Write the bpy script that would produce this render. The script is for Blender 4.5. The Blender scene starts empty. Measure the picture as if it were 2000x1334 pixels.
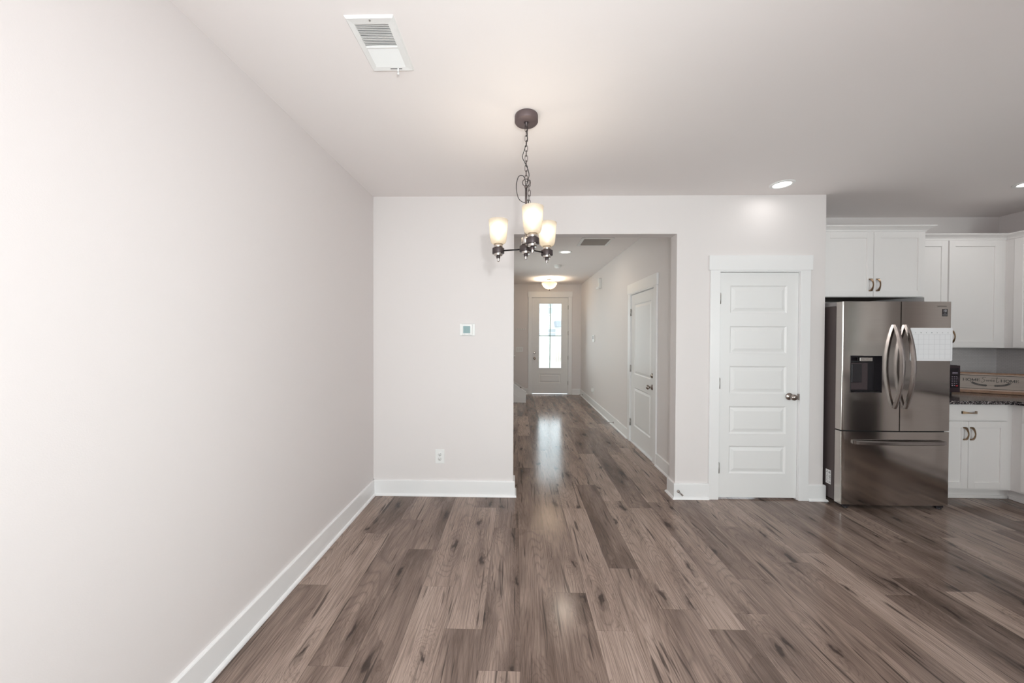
import bpy, bmesh, math, random
from mathutils import Vector, Matrix
random.seed(7)
SC = bpy.context.scene
COL = SC.collection
PI = math.pi

# ------------------------------------------------------------------ camera
H = 2.745                 # ceiling height
D = 3.1214                # front plane of the dining room's end wall
DB = 3.2364               # back plane of that wall
LX = -1.3196              # left wall
OL, OR_, OT = -0.0269, 1.4451, 2.400   # opening to the hallway
RX = 2.7645               # right end of that wall
HX = 1.602                # hallway right wall
DF = 8.531                # front door wall
KY = 3.7221               # kitchen back wall
KX = 5.0885               # kitchen right wall
RY = -1.00                # rear wall behind the camera

cd = bpy.data.cameras.new('camera')
cam = bpy.data.objects.new('camera', cd)
COL.objects.link(cam)
yaw, pitch, roll = -0.02021, -0.010682, 0.003554
fw = Vector((math.sin(yaw) * math.cos(pitch), math.cos(yaw) * math.cos(pitch), math.sin(pitch)))
rt = Vector((math.cos(yaw), -math.sin(yaw), 0))
up = rt.cross(fw)
r2 = math.cos(roll) * rt + math.sin(roll) * up
u2 = -math.sin(roll) * rt + math.cos(roll) * up
M = Matrix((r2, u2, -fw)).transposed().to_4x4()
M.translation = Vector((0, 0, 1.4806))
cam.matrix_world = M
cd.sensor_width = 36.0
cd.lens = 12.0
cd.shift_x = (1000 - 995.443) / 2000
cd.shift_y = (661.522 - 667) / 2000
cd.clip_start = 0.02
SC.camera = cam

# ------------------------------------------------------------------ light and exposure
SC.view_settings.view_transform = 'Standard'
SC.view_settings.look = 'None'
SC.view_settings.gamma = 1.0
SC.view_settings.exposure = 0.09
SC.view_settings.use_curve_mapping = False
SC.cycles.use_denoising = True
SC.cycles.max_bounces = 10
SC.cycles.diffuse_bounces = 6
SC.cycles.transparent_max_bounces = 12
SC.cycles.sample_clamp_indirect = 6.0
SC.cycles.caustics_reflective = False
SC.cycles.caustics_refractive = False

w = bpy.data.worlds.new('overcast_sky')
SC.world = w
w.use_nodes = True
w.node_tree.nodes['Background'].inputs[0].default_value = (0.86, 0.94, 1.0, 1)
w.node_tree.nodes['Background'].inputs[1].default_value = 3.0


def area(name, loc, rot, sx, sy, power, color=(1, 1, 1), spread=PI):
    l = bpy.data.lights.new(name, 'AREA')
    l.shape = 'RECTANGLE'
    l.size = sx
    l.size_y = sy
    l.energy = power
    l.color = color
    l.spread = spread
    o = bpy.data.objects.new(name, l)
    o.location = loc
    o.rotation_euler = rot
    COL.objects.link(o)
    return o


# light added at unseen rear and side windows, put in for brightness
area('added_rear_door_light', (-0.10, RY - 0.16, 1.18), (PI / 2, 0, 0), 1.9, 2.0, 43, (0.93, 0.968, 1.0))
area('added_rear_window_light', (3.7, RY - 0.16, 1.45), (PI / 2, 0, 0), 1.3, 1.2, 34, (0.95, 0.972, 1.0))
area('added_side_window_light', (KX + 0.17, .16, 1.685), (0, PI / 2, 0), 1.1, .54, 7, (0.95, 0.975, 1.0))
# daylight through the glazed front door
area('daylight_front_door', (0.837, DF + 0.25, 1.46), (-PI / 2, 0, 0), 0.58, 1.62, 9, (0.78, 0.86, 1.0))
# light at an unseen hallway window, added to brighten the hall
area('added_hall_window_light', (LX - 0.17, 6.0, 1.5), (0, -PI / 2, 0), 1.3, 1.5, 23, (1.0, 0.95, 0.89))


# ------------------------------------------------------------------ helpers
ORG = {}


class MB:
    """collects geometry in world coordinates, links it as one mesh object"""

    def __init__(s):
        s.bm = bmesh.new()

    def _merge(s, b, mat=None, T=None):
        if T is not None:
            bmesh.ops.transform(b, matrix=T, verts=b.verts)
        me = bpy.data.meshes.new('tmp')
        b.to_mesh(me)
        b.free()
        n0 = len(s.bm.faces)
        s.bm.from_mesh(me)
        bpy.data.meshes.remove(me)
        if mat:
            s.bm.faces.ensure_lookup_table()
            for f in s.bm.faces[n0:]:
                f.material_index = mat
        return s

    def box(s, x0, x1, y0, y1, z0, z1, bev=0.0, seg=2, mat=0, T=None):
        b = bmesh.new()
        bmesh.ops.create_cube(b, size=1)
        for v in b.verts:
            v.co = Vector(((x0 + x1) / 2 + v.co.x * (x1 - x0), (y0 + y1) / 2 + v.co.y * (y1 - y0), (z0 + z1) / 2 + v.co.z * (z1 - z0)))
        if bev:
            bmesh.ops.bevel(b, geom=b.edges[:], offset=bev, segments=seg, affect='EDGES', profile=0.5)
        return s._merge(b, mat, T)

    def quad(s, pts, mat=0):
        vs = [s.bm.verts.new(p) for p in pts]
        f = s.bm.faces.new(vs)
        f.material_index = mat
        return f

    def prism(s, poly, axis, a0, a1, mat=0, T=None):
        """poly: 2D points in the plane across `axis` (x: (y,z); y: (x,z); z: (x,y))"""
        def P(p, a):
            return {'x': (a, p[0], p[1]), 'y': (p[0], a, p[1]), 'z': (p[0], p[1], a)}[axis]
        b = bmesh.new()
        A = [b.verts.new(P(p, a0)) for p in poly]
        B = [b.verts.new(P(p, a1)) for p in poly]
        b.faces.new(A)
        b.faces.new(B[::-1])
        n = len(poly)
        for i in range(n):
            b.faces.new((A[i], B[i], B[(i + 1) % n], A[(i + 1) % n]))
        bmesh.ops.recalc_face_normals(b, faces=b.faces[:])
        return s._merge(b, mat, T)

    def lathe(s, prof, c=(0, 0, 0), seg=32, axis='z', mat=0, T=None):
        """prof: (radius, height) list"""
        b = bmesh.new()
        rings = []
        for r, h in prof:
            if r < 1e-6:
                rings.append([b.verts.new((0, 0, h))])
            else:
                rings.append([b.verts.new((r * math.cos(2 * PI * i / seg), r * math.sin(2 * PI * i / seg), h)) for i in range(seg)])
        for A, B in zip(rings, rings[1:]):
            for i in range(seg):
                j = (i + 1) % seg
                if len(A) == 1 and len(B) == 1:
                    continue
                if len(A) == 1:
                    b.faces.new((A[0], B[i], B[j]))
                elif len(B) == 1:
                    b.faces.new((A[i], A[j], B[0]))
                else:
                    b.faces.new((A[i], A[j], B[j], B[i]))
        bmesh.ops.recalc_face_normals(b, faces=b.faces[:])
        for f in b.faces:
            f.smooth = True
        R = {'z': Matrix(), 'y': Matrix.Rotation(PI / 2, 4, 'X'), '-y': Matrix.Rotation(PI / 2, 4, 'X'),
             'x': Matrix.Rotation(PI / 2, 4, 'Y'), '-x': Matrix.Rotation(-PI / 2, 4, 'Y')}[axis]
        TT = Matrix.Translation(Vector(c)) @ R
        if T is not None:
            TT = T @ TT
        return s._merge(b, mat, TT)

    def tube(s, pts, r, seg=8, closed=False, mat=0, caps=True, T=None, sq=1.0):
        b = bmesh.new()
        pts = [Vector(p) for p in pts]
        n = len(pts)
        rr = r if isinstance(r, (list, tuple)) else [r] * n
        rings = []
        prev = None
        for i in range(n):
            if closed:
                t = pts[(i + 1) % n] - pts[(i - 1) % n]
            else:
                t = pts[min(i + 1, n - 1)] - pts[max(i - 1, 0)]
            t.normalize()
            if prev is None:
                a = Vector((0, 0, 1)) if abs(t.z) < 0.9 else Vector((1, 0, 0))
            else:
                a = prev
            nrm = (a - t * a.dot(t)).normalized()
            prev = nrm
            bn = t.cross(nrm)
            rings.append([b.verts.new(pts[i] + (nrm * math.cos(2 * PI * k / seg) + bn * sq * math.sin(2 * PI * k / seg)) * rr[i]) for k in range(seg)])
        m = n if closed else n - 1
        for i in range(m):
            A, B = rings[i], rings[(i + 1) % n]
            for k in range(seg):
                j = (k + 1) % seg
                b.faces.new((A[k], A[j], B[j], B[k]))
        if caps and not closed:
            b.faces.new(rings[0][::-1])
            b.faces.new(rings[-1])
        bmesh.ops.recalc_face_normals(b, faces=b.faces[:])
        for f in b.faces:
            if len(f.verts) == 4:
                f.smooth = True
        return s._merge(b, mat, T)

    def ribbon(s, pts, width, T, th=0.0006):
        """flat thin stroke in a (u, v) plane, T maps (u, 0, v) to the world (front is -y)"""
        b = bmesh.new()
        n = len(pts)
        L, R = [], []
        for i in range(n):
            p0, p1 = Vector(pts[max(i - 1, 0)]), Vector(pts[min(i + 1, n - 1)])
            d = (p1 - p0)
            if d.length < 1e-9:
                d = Vector((1, 0))
            d.normalize()
            nn = Vector((-d.y, d.x)) * (width[i] if isinstance(width, list) else width) / 2
            p = Vector(pts[i])
            L.append(p + nn)
            R.append(p - nn)
        fr = [[b.verts.new((q.x, -th, q.y)) for q in S] for S in (L, R)]
        bk = [[b.verts.new((q.x, 0, q.y)) for q in S] for S in (L, R)]
        for i in range(n - 1):
            b.faces.new((fr[0][i], fr[0][i + 1], fr[1][i + 1], fr[1][i]))
            b.faces.new((fr[0][i], bk[0][i], bk[0][i + 1], fr[0][i + 1]))
            b.faces.new((fr[1][i], fr[1][i + 1], bk[1][i + 1], bk[1][i]))
        return s._merge(b, 0, T)

    def text(s, body, size, T, align='CENTER', sx=1.0, th=0.0006):
        cu = bpy.data.curves.new('t', 'FONT')
        cu.body = body
        cu.size = size
        cu.align_x = align
        cu.align_y = 'CENTER'
        cu.extrude = th / 2
        ob = bpy.data.objects.new('t', cu)
        COL.objects.link(ob)
        dg = bpy.context.evaluated_depsgraph_get()
        me = bpy.data.meshes.new_from_object(ob.evaluated_get(dg))
        bpy.data.objects.remove(ob)
        bpy.data.curves.remove(cu)
        b = bmesh.new()
        b.from_mesh(me)
        bpy.data.meshes.remove(me)
        bmesh.ops.transform(b, matrix=T @ Matrix.Rotation(PI / 2, 4, 'X') @ Matrix.Diagonal((sx, 1, 1, 1)), verts=b.verts)
        return s._merge(b)

    def transform(s, T):
        bmesh.ops.transform(s.bm, matrix=T, verts=s.bm.verts)
        return s

    def build(s, name, mat, parent=None, smooth=False, recalc=False):
        if recalc:
            bmesh.ops.recalc_face_normals(s.bm, faces=s.bm.faces[:])
        org = ORG.get(parent.name) if parent is not None else None
        if org is None:
            org = Vector((0, 0, 0))
            if parent is None:
                # put the origin at the base of the mesh
                vs = [v.co for v in s.bm.verts]
                lo = [min(v[i] for v in vs) for i in range(3)]
                hi = [max(v[i] for v in vs) for i in range(3)]
                org = Vector(((lo[0] + hi[0]) / 2, (lo[1] + hi[1]) / 2, lo[2]))
        for v in s.bm.verts:
            v.co -= org
        me = bpy.data.meshes.new(name)
        s.bm.to_mesh(me)
        s.bm.free()
        for m in (mat if isinstance(mat, (list, tuple)) else [mat]):
            me.materials.append(m)
        if smooth:
            for p in me.polygons:
                p.use_smooth = True
        o = bpy.data.objects.new(name, me)
        COL.objects.link(o)
        if parent is None:
            o.location = org
        else:
            o.parent = parent
        ORG[o.name] = org
        return o


def tag(o, label=None, cat=None, group=None, kind=None):
    if label: o['label'] = label
    if cat: o['category'] = cat
    if group: o['group'] = group
    if kind: o['kind'] = kind
    return o


def empty(name, loc, label=None, cat=None, group=None, kind=None):
    o = bpy.data.objects.new(name, None)
    o.location = loc
    o.empty_display_size = 0.1
    COL.objects.link(o)
    ORG[o.name] = Vector(loc)
    return tag(o, label, cat, group, kind)


def copy_tree(o, parent=None):
    c = o.copy()
    COL.objects.link(c)
    c.parent = parent
    for ch in o.children:
        copy_tree(ch, c)
    return c


# ------------------------------------------------------------------ materials
def nodes(name):
    m = bpy.data.materials.new(name)
    m.use_nodes = True
    nt = m.node_tree
    return m, nt, nt.nodes['Principled BSDF']


def N(nt, t, **kw):
    n = nt.nodes.new(t)
    for k, v in kw.items():
        setattr(n, k, v)
    return n


def math_n(nt, op, a=None, b=None, c=None, clamp=False):
    n = nt.nodes.new('ShaderNodeMath')
    n.operation = op
    n.use_clamp = clamp
    for i, v in enumerate((a, b, c)):
        if v is None:
            continue
        if isinstance(v, (int, float)):
            n.inputs[i].default_value = v
        else:
            nt.links.new(v, n.inputs[i])
    return n.outputs[0]


def plain(name, col, rough=0.5, metal=0.0, spec=0.5, bump=0.0, bscale=200.0, coat=0.0):
    m, nt, p = nodes(name)
    p.inputs['Base Color'].default_value = (*col, 1)
    p.inputs['Roughness'].default_value = rough
    p.inputs['Metallic'].default_value = metal
    p.inputs['Specular IOR Level'].default_value = spec
    p.inputs['Coat Weight'].default_value = coat
    if bump:
        tc = N(nt, 'ShaderNodeNewGeometry')
        no = N(nt, 'ShaderNodeTexNoise')
        no.inputs['Scale'].default_value = bscale
        no.inputs['Detail'].default_value = 3
        nt.links.new(tc.outputs['Position'], no.inputs['Vector'])
        bp = N(nt, 'ShaderNodeBump')
        bp.inputs['Strength'].default_value = bump
        bp.inputs['Distance'].default_value = 0.002
        nt.links.new(no.outputs['Fac'], bp.inputs['Height'])
        nt.links.new(bp.outputs['Normal'], p.inputs['Normal'])
    return m


def emit(name, col, strength):
    m, nt, p = nodes(name)
    p.inputs['Base Color'].default_value = (*col, 1)
    p.inputs['Emission Color'].default_value = (*col, 1)
    p.inputs['Emission Strength'].default_value = strength
    return m


def soft_bulb(name, col, strength):
    """frosted lamp bulb: glows and lets its filament's light out"""
    m = bpy.data.materials.new(name)
    m.use_nodes = True
    nt = m.node_tree
    nt.nodes.clear()
    out = N(nt, 'ShaderNodeOutputMaterial')
    em = N(nt, 'ShaderNodeEmission')
    em.inputs[0].default_value = (*col, 1)
    em.inputs[1].default_value = strength
    tr = N(nt, 'ShaderNodeBsdfTransparent')
    mx = N(nt, 'ShaderNodeMixShader')
    mx.inputs[0].default_value = 0.6
    nt.links.new(em.outputs[0], mx.inputs[1])
    nt.links.new(tr.outputs[0], mx.inputs[2])
    nt.links.new(mx.outputs[0], out.inputs[0])
    return m


def glass_pane(name):
    m = bpy.data.materials.new(name)
    m.use_nodes = True
    nt = m.node_tree
    nt.nodes.clear()
    out = N(nt, 'ShaderNodeOutputMaterial')
    tr = N(nt, 'ShaderNodeBsdfTransparent')
    tr.inputs[0].default_value = (0.94, 0.97, 0.95, 1)
    gl = N(nt, 'ShaderNodeBsdfGlossy')
    gl.inputs['Roughness'].default_value = 0.02
    fr = N(nt, 'ShaderNodeFresnel')
    fr.inputs[0].default_value = 1.45
    mx = N(nt, 'ShaderNodeMixShader')
    nt.links.new(fr.outputs[0], mx.inputs[0])
    nt.links.new(tr.outputs[0], mx.inputs[1])
    nt.links.new(gl.outputs[0], mx.inputs[2])
    nt.links.new(mx.outputs[0], out.inputs[0])
    return m


def frosted(name, col, trans=0.35, thru=(1, 1, 1)):
    """opal lamp glass: lets part of the lamp's light straight through, scatters the rest"""
    m = bpy.data.materials.new(name)
    m.use_nodes = True
    nt = m.node_tree
    nt.nodes.clear()
    out = N(nt, 'ShaderNodeOutputMaterial')
    tl = N(nt, 'ShaderNodeBsdfTranslucent')
    tl.inputs[0].default_value = (*thru, 1)
    df = N(nt, 'ShaderNodeBsdfDiffuse')
    df.inputs[0].default_value = (*col, 1)
    gl = N(nt, 'ShaderNodeBsdfGlossy')
    gl.inputs['Roughness'].default_value = 0.25
    tr = N(nt, 'ShaderNodeBsdfTransparent')
    tr.inputs[0].default_value = (*col, 1)
    m1 = N(nt, 'ShaderNodeMixShader')
    m1.inputs[0].default_value = 0.35
    nt.links.new(tl.outputs[0], m1.inputs[1])
    nt.links.new(df.outputs[0], m1.inputs[2])
    m2 = N(nt, 'ShaderNodeMixShader')
    m2.inputs[0].default_value = trans
    nt.links.new(m1.outputs[0], m2.inputs[1])
    nt.links.new(tr.outputs[0], m2.inputs[2])
    m3 = N(nt, 'ShaderNodeMixShader')
    m3.inputs[0].default_value = 0.04
    nt.links.new(m2.outputs[0], m3.inputs[1])
    nt.links.new(gl.outputs[0], m3.inputs[2])
    nt.links.new(m3.outputs[0], out.inputs[0])
    return m


def ramp(nt, fac, stops, interp='LINEAR'):
    r = N(nt, 'ShaderNodeValToRGB')
    r.color_ramp.interpolation = interp
    while len(r.color_ramp.elements) < len(stops):
        r.color_ramp.elements.new(0.5)
    for e, (p, c) in zip(r.color_ramp.elements, stops):
        e.position = p
        e.color = (*c, 1) if len(c) == 3 else c
    nt.links.new(fac, r.inputs[0])
    return r.outputs[0]


def mixc(nt, fac, a, b, mode='MIX'):
    n = N(nt, 'ShaderNodeMix', data_type='RGBA', blend_type=mode)
    for i, v in ((0, fac), (6, a), (7, b)):
        if isinstance(v, (int, float)):
            n.inputs[i].default_value = v
        elif isinstance(v, tuple):
            n.inputs[i].default_value = (*v, 1)
        else:
            nt.links.new(v, n.inputs[i])
    return n.outputs[2]


def mapping(nt, vec, scale, loc=(0, 0, 0)):
    n = N(nt, 'ShaderNodeMapping')
    n.inputs['Scale'].default_value = scale
    n.inputs['Location'].default_value = loc
    nt.links.new(vec, n.inputs['Vector'])
    return n.outputs[0]


def noise(nt, vec, scale, detail=4, rough=0.55, dist=0.0):
    n = N(nt, 'ShaderNodeTexNoise')
    n.inputs['Scale'].default_value = scale
    n.inputs['Detail'].default_value = detail
    n.inputs['Roughness'].default_value = rough
    n.inputs['Distortion'].default_value = dist
    nt.links.new(vec, n.inputs['Vector'])
    return n.outputs['Fac']


def wood_floor():
    m, nt, p = nodes('vinyl_plank')
    geo = N(nt, 'ShaderNodeNewGeometry')
    at = N(nt, 'ShaderNodeAttribute', attribute_name='plank')
    uv = N(nt, 'ShaderNodeUVMap', uv_map='plank_uv')
    sep = N(nt, 'ShaderNodeSeparateColor')
    nt.links.new(at.outputs['Color'], sep.inputs[0])
    tone, off, off2 = sep.outputs[0], sep.outputs[1], sep.outputs[2]
    # texture space: shifted at random for each plank
    cmb = N(nt, 'ShaderNodeCombineXYZ')
    nt.links.new(math_n(nt, 'MULTIPLY', off, 43.0), cmb.inputs[0])
    nt.links.new(math_n(nt, 'MULTIPLY', off2, 57.0), cmb.inputs[1])
    add = N(nt, 'ShaderNodeVectorMath', operation='ADD')
    nt.links.new(geo.outputs['Position'], add.inputs[0])
    nt.links.new(cmb.outputs[0], add.inputs[1])
    P = add.outputs[0]
    # cloudy figure, elongated along y
    cloud = noise(nt, mapping(nt, P, (7.0, 1.2, 1)), 1.0, 6, 0.6, 0.5)
    # growth rings: contour lines of a smooth field give cathedrals and ovals
    field = noise(nt, mapping(nt, P, (4.2, 0.5, 1)), 1.0, 1.2, 0.4, 0.2)
    fine = noise(nt, mapping(nt, P, (60.0, 4.0, 1)), 1.0, 3, 0.6)
    ph0 = math_n(nt, 'ADD', math_n(nt, 'MULTIPLY', field, 36.0), math_n(nt, 'MULTIPLY', fine, 0.4))
    grain = noise(nt, mapping(nt, P, (170.0, 4.5, 1)), 1.0, 4, 0.65)
    # knots
    jit = N(nt, 'ShaderNodeVectorMath', operation='ADD')
    nz = N(nt, 'ShaderNodeTexNoise')
    nz.inputs['Scale'].default_value = 18.0
    nz.inputs['Detail'].default_value = 3.0
    nt.links.new(mapping(nt, P, (1.0, 0.5, 1)), nz.inputs['Vector'])
    sc = N(nt, 'ShaderNodeVectorMath', operation='SCALE')
    sc.inputs['Scale'].default_value = 0.10
    nt.links.new(nz.outputs['Color'], sc.inputs[0])
    nt.links.new(P, jit.inputs[0])
    nt.links.new(sc.outputs[0], jit.inputs[1])
    vo = N(nt, 'ShaderNodeTexVoronoi', voronoi_dimensions='2D')
    vo.inputs['Scale'].default_value = 1.0
    nt.links.new(mapping(nt, jit.outputs[0], (6.5, 2.0, 1)), vo.inputs['Vector'])
    vsep = N(nt, 'ShaderNodeSeparateColor')
    nt.links.new(vo.outputs['Color'], vsep.inputs[0])
    keep = math_n(nt, 'GREATER_THAN', vsep.outputs[0], 0.45)
    size = math_n(nt, 'MULTIPLY_ADD', vsep.outputs[1], 0.9, 0.55)
    kd = math_n(nt, 'DIVIDE', vo.outputs['Distance'], size)
    knot = math_n(nt, 'MULTIPLY', ramp(nt, kd, [(0.0, (1, 1, 1)), (0.055, (0.9, 0.9, 0.9)), (0.085, (0.35, 0.35, 0.35)), (0.17, (0.0, 0.0, 0.0))]), keep)
    halo = math_n(nt, 'MULTIPLY', ramp(nt, kd, [(0.0, (1, 1, 1)), (0.55, (0, 0, 0))]), keep)
    ph = math_n(nt, 'ADD', ph0, math_n(nt, 'MULTIPLY', halo, 5.5))
    tri = math_n(nt, 'PINGPONG', ph, 0.5)
    ring = ramp(nt, math_n(nt, 'MULTIPLY', tri, 2.0), [(0.0, (1, 1, 1)), (0.22, (0.35, 0.35, 0.35)), (0.6, (0, 0, 0))])
    # dark mineral streaks
    st = noise(nt, mapping(nt, P, (38.0, 2.1, 1)), 1.0, 2, 0.5, 0.6)
    streak = ramp(nt, st, [(0.0, (0, 0, 0)), (0.62, (0, 0, 0)), (0.69, (1, 1, 1))])
    light_tone = math_n(nt, 'MULTIPLY_ADD', tone, 0.44, -0.22)
    v = math_n(nt, 'ADD', math_n(nt, 'MULTIPLY_ADD', cloud, 1.25, -0.08), light_tone)
    v = math_n(nt, 'SUBTRACT', v, math_n(nt, 'MULTIPLY', halo, 0.20))
    base = ramp(nt, v, [(0.15, (0.130, 0.092, 0.075)), (0.40, (0.250, 0.183, 0.152)), (0.62, (0.355, 0.266, 0.222)), (0.85, (0.460, 0.352, 0.298))])
    c = mixc(nt, math_n(nt, 'MULTIPLY', ring, 0.36), base, (0.070, 0.050, 0.042))
    c = mixc(nt, math_n(nt, 'MULTIPLY', math_n(nt, 'SUBTRACT', 0.62, grain, clamp=True), 1.7, clamp=True), c, (0.050, 0.036, 0.030))
    c = mixc(nt, math_n(nt, 'MULTIPLY', streak, 0.8), c, (0.045, 0.034, 0.029))
    c = mixc(nt, math_n(nt, 'MULTIPLY', knot, 0.85), c, (0.030, 0.022, 0.019))
    # seams between planks
    us = N(nt, 'ShaderNodeSeparateXYZ')
    nt.links.new(uv.outputs[0], us.inputs[0])
    du = math_n(nt, 'MINIMUM', us.outputs[0], math_n(nt, 'SUBTRACT', 0.19, us.outputs[0]))
    dd = math_n(nt, 'MINIMUM', du, us.outputs[1])
    seam = math_n(nt, 'LESS_THAN', dd, 0.0011)
    c = mixc(nt, math_n(nt, 'MULTIPLY', seam, 0.45), c, (0.03, 0.022, 0.018))
    nt.links.new(c, p.inputs['Base Color'])
    rg = math_n(nt, 'MULTIPLY_ADD', grain, 0.12, 0.10)
    nt.links.new(rg, p.inputs['Roughness'])
    p.inputs['Specular IOR Level'].default_value = 0.24
    bp = N(nt, 'ShaderNodeBump')
    bp.inputs['Strength'].default_value = 0.10
    bp.inputs['Distance'].default_value = 0.0015
    hh = math_n(nt, 'SUBTRACT', grain, math_n(nt, 'MULTIPLY', seam, 0.8))
    nt.links.new(hh, bp.inputs['Height'])
    nt.links.new(bp.outputs[0], p.inputs['Normal'])
    return m


def granite():
    m, nt, p = nodes('speckled_granite')
    geo = N(nt, 'ShaderNodeNewGeometry')
    P = geo.outputs['Position']
    vo = N(nt, 'ShaderNodeTexVoronoi')
    vo.inputs['Scale'].default_value = 150
    nt.links.new(P, vo.inputs['Vector'])
    s = N(nt, 'ShaderNodeSeparateColor')
    nt.links.new(vo.outputs['Color'], s.inputs[0])
    big = noise(nt, P, 35, 4, 0.6)
    v = math_n(nt, 'ADD', math_n(nt, 'MULTIPLY', s.outputs[0], 0.62), math_n(nt, 'MULTIPLY', big, 0.42))
    c = ramp(nt, v, [(0.0, (0.012, 0.011, 0.014)), (0.50, (0.03, 0.026, 0.03)), (0.60, (0.16, 0.13, 0.13)), (0.74, (0.36, 0.33, 0.33)), (0.86, (0.62, 0.60, 0.60))], 'CONSTANT')
    nt.links.new(c, p.inputs['Base Color'])
    p.inputs['Roughness'].default_value = 0.12
    return m


def steel(name, col, rough, aniso=True):
    m, nt, p = nodes(name)
    p.inputs['Metallic'].default_value = 1.0
    geo = N(nt, 'ShaderNodeNewGeometry')
    n1 = noise(nt, mapping(nt, geo.outputs['Position'], (6, 6, 900)), 1.0, 3, 0.6)
    c = ramp(nt, n1, [(0.3, tuple(x * 0.94 for x in col)), (0.7, tuple(min(1, x * 1.06) for x in col))])
    nt.links.new(c, p.inputs['Base Color'])
    r = math_n(nt, 'MULTIPLY_ADD', n1, 0.06, rough - 0.03)
    nt.links.new(r, p.inputs['Roughness'])
    return m


def tile():
    m, nt, p = nodes('mosaic_tile')
    tc = N(nt, 'ShaderNodeTexCoord')
    cmb = N(nt, 'ShaderNodeCombineXYZ')
    s = N(nt, 'ShaderNodeSeparateXYZ')
    geo = N(nt, 'ShaderNodeNewGeometry')
    nt.links.new(geo.outputs['Position'], s.inputs[0])
    nt.links.new(math_n(nt, 'ADD', s.outputs[0], s.outputs[1]), cmb.inputs[0])
    nt.links.new(s.outputs[2], cmb.inputs[1])
    b = N(nt, 'ShaderNodeTexBrick')
    b.inputs['Scale'].default_value = 1.0
    b.inputs['Brick Width'].default_value = 0.030
    b.inputs['Row Height'].default_value = 0.015
    b.inputs['Mortar Size'].default_value = 0.0010
    b.inputs['Color1'].default_value = (0.60, 0.565, 0.56, 1)
    b.inputs['Color2'].default_value = (0.57, 0.535, 0.53, 1)
    b.inputs['Mortar'].default_value = (0.47, 0.445, 0.445, 1)
    nt.links.new(cmb.outputs[0], b.inputs['Vector'])
    nt.links.new(b.outputs['Color'], p.inputs['Base Color'])
    p.inputs['Roughness'].default_value = 0.25
    bp = N(nt, 'ShaderNodeBump')
    bp.inputs['Strength'].default_value = 0.3
    bp.inputs['Distance'].default_value = 0.001
    bp.invert = True
    nt.links.new(b.outputs['Fac'], bp.inputs['Height'])
    nt.links.new(bp.outputs[0], p.inputs['Normal'])
    return m


def stick_wood(name, c0, c1, sc=(40, 4, 40)):
    m, nt, p = nodes(name)
    geo = N(nt, 'ShaderNodeTexCoord')
    n1 = noise(nt, mapping(nt, geo.outputs['Object'], sc), 1.0, 4, 0.6, 0.3)
    nt.links.new(ramp(nt, n1, [(0.3, c0), (0.7, c1)]), p.inputs['Base Color'])
    p.inputs['Roughness'].default_value = 0.45
    return m


def siding():
    m, nt, p = nodes('lap_siding')
    geo = N(nt, 'ShaderNodeNewGeometry')
    s = N(nt, 'ShaderNodeSeparateXYZ')
    nt.links.new(geo.outputs['Position'], s.inputs[0])
    fr = math_n(nt, 'FRACT', math_n(nt, 'MULTIPLY', s.outputs[2], 6.0))
    c = ramp(nt, fr, [(0.0, (0.5, 0.5, 0.5)), (0.06, (0.82, 0.82, 0.80)), (1.0, (0.84, 0.84, 0.82))])
    nt.links.new(c, p.inputs['Base Color'])
    p.inputs['Roughness'].default_value = 0.7
    return m


def grass():
    m, nt, p = nodes('lawn_green')
    geo = N(nt, 'ShaderNodeNewGeometry')
    n1 = noise(nt, geo.outputs['Position'], 9, 6, 0.7)
    nt.links.new(ramp(nt, n1, [(0.3, (0.30, 0.36, 0.22)), (0.7, (0.50, 0.55, 0.36))]), p.inputs['Base Color'])
    p.inputs['Roughness'].default_value = 0.9
    return m


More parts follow.
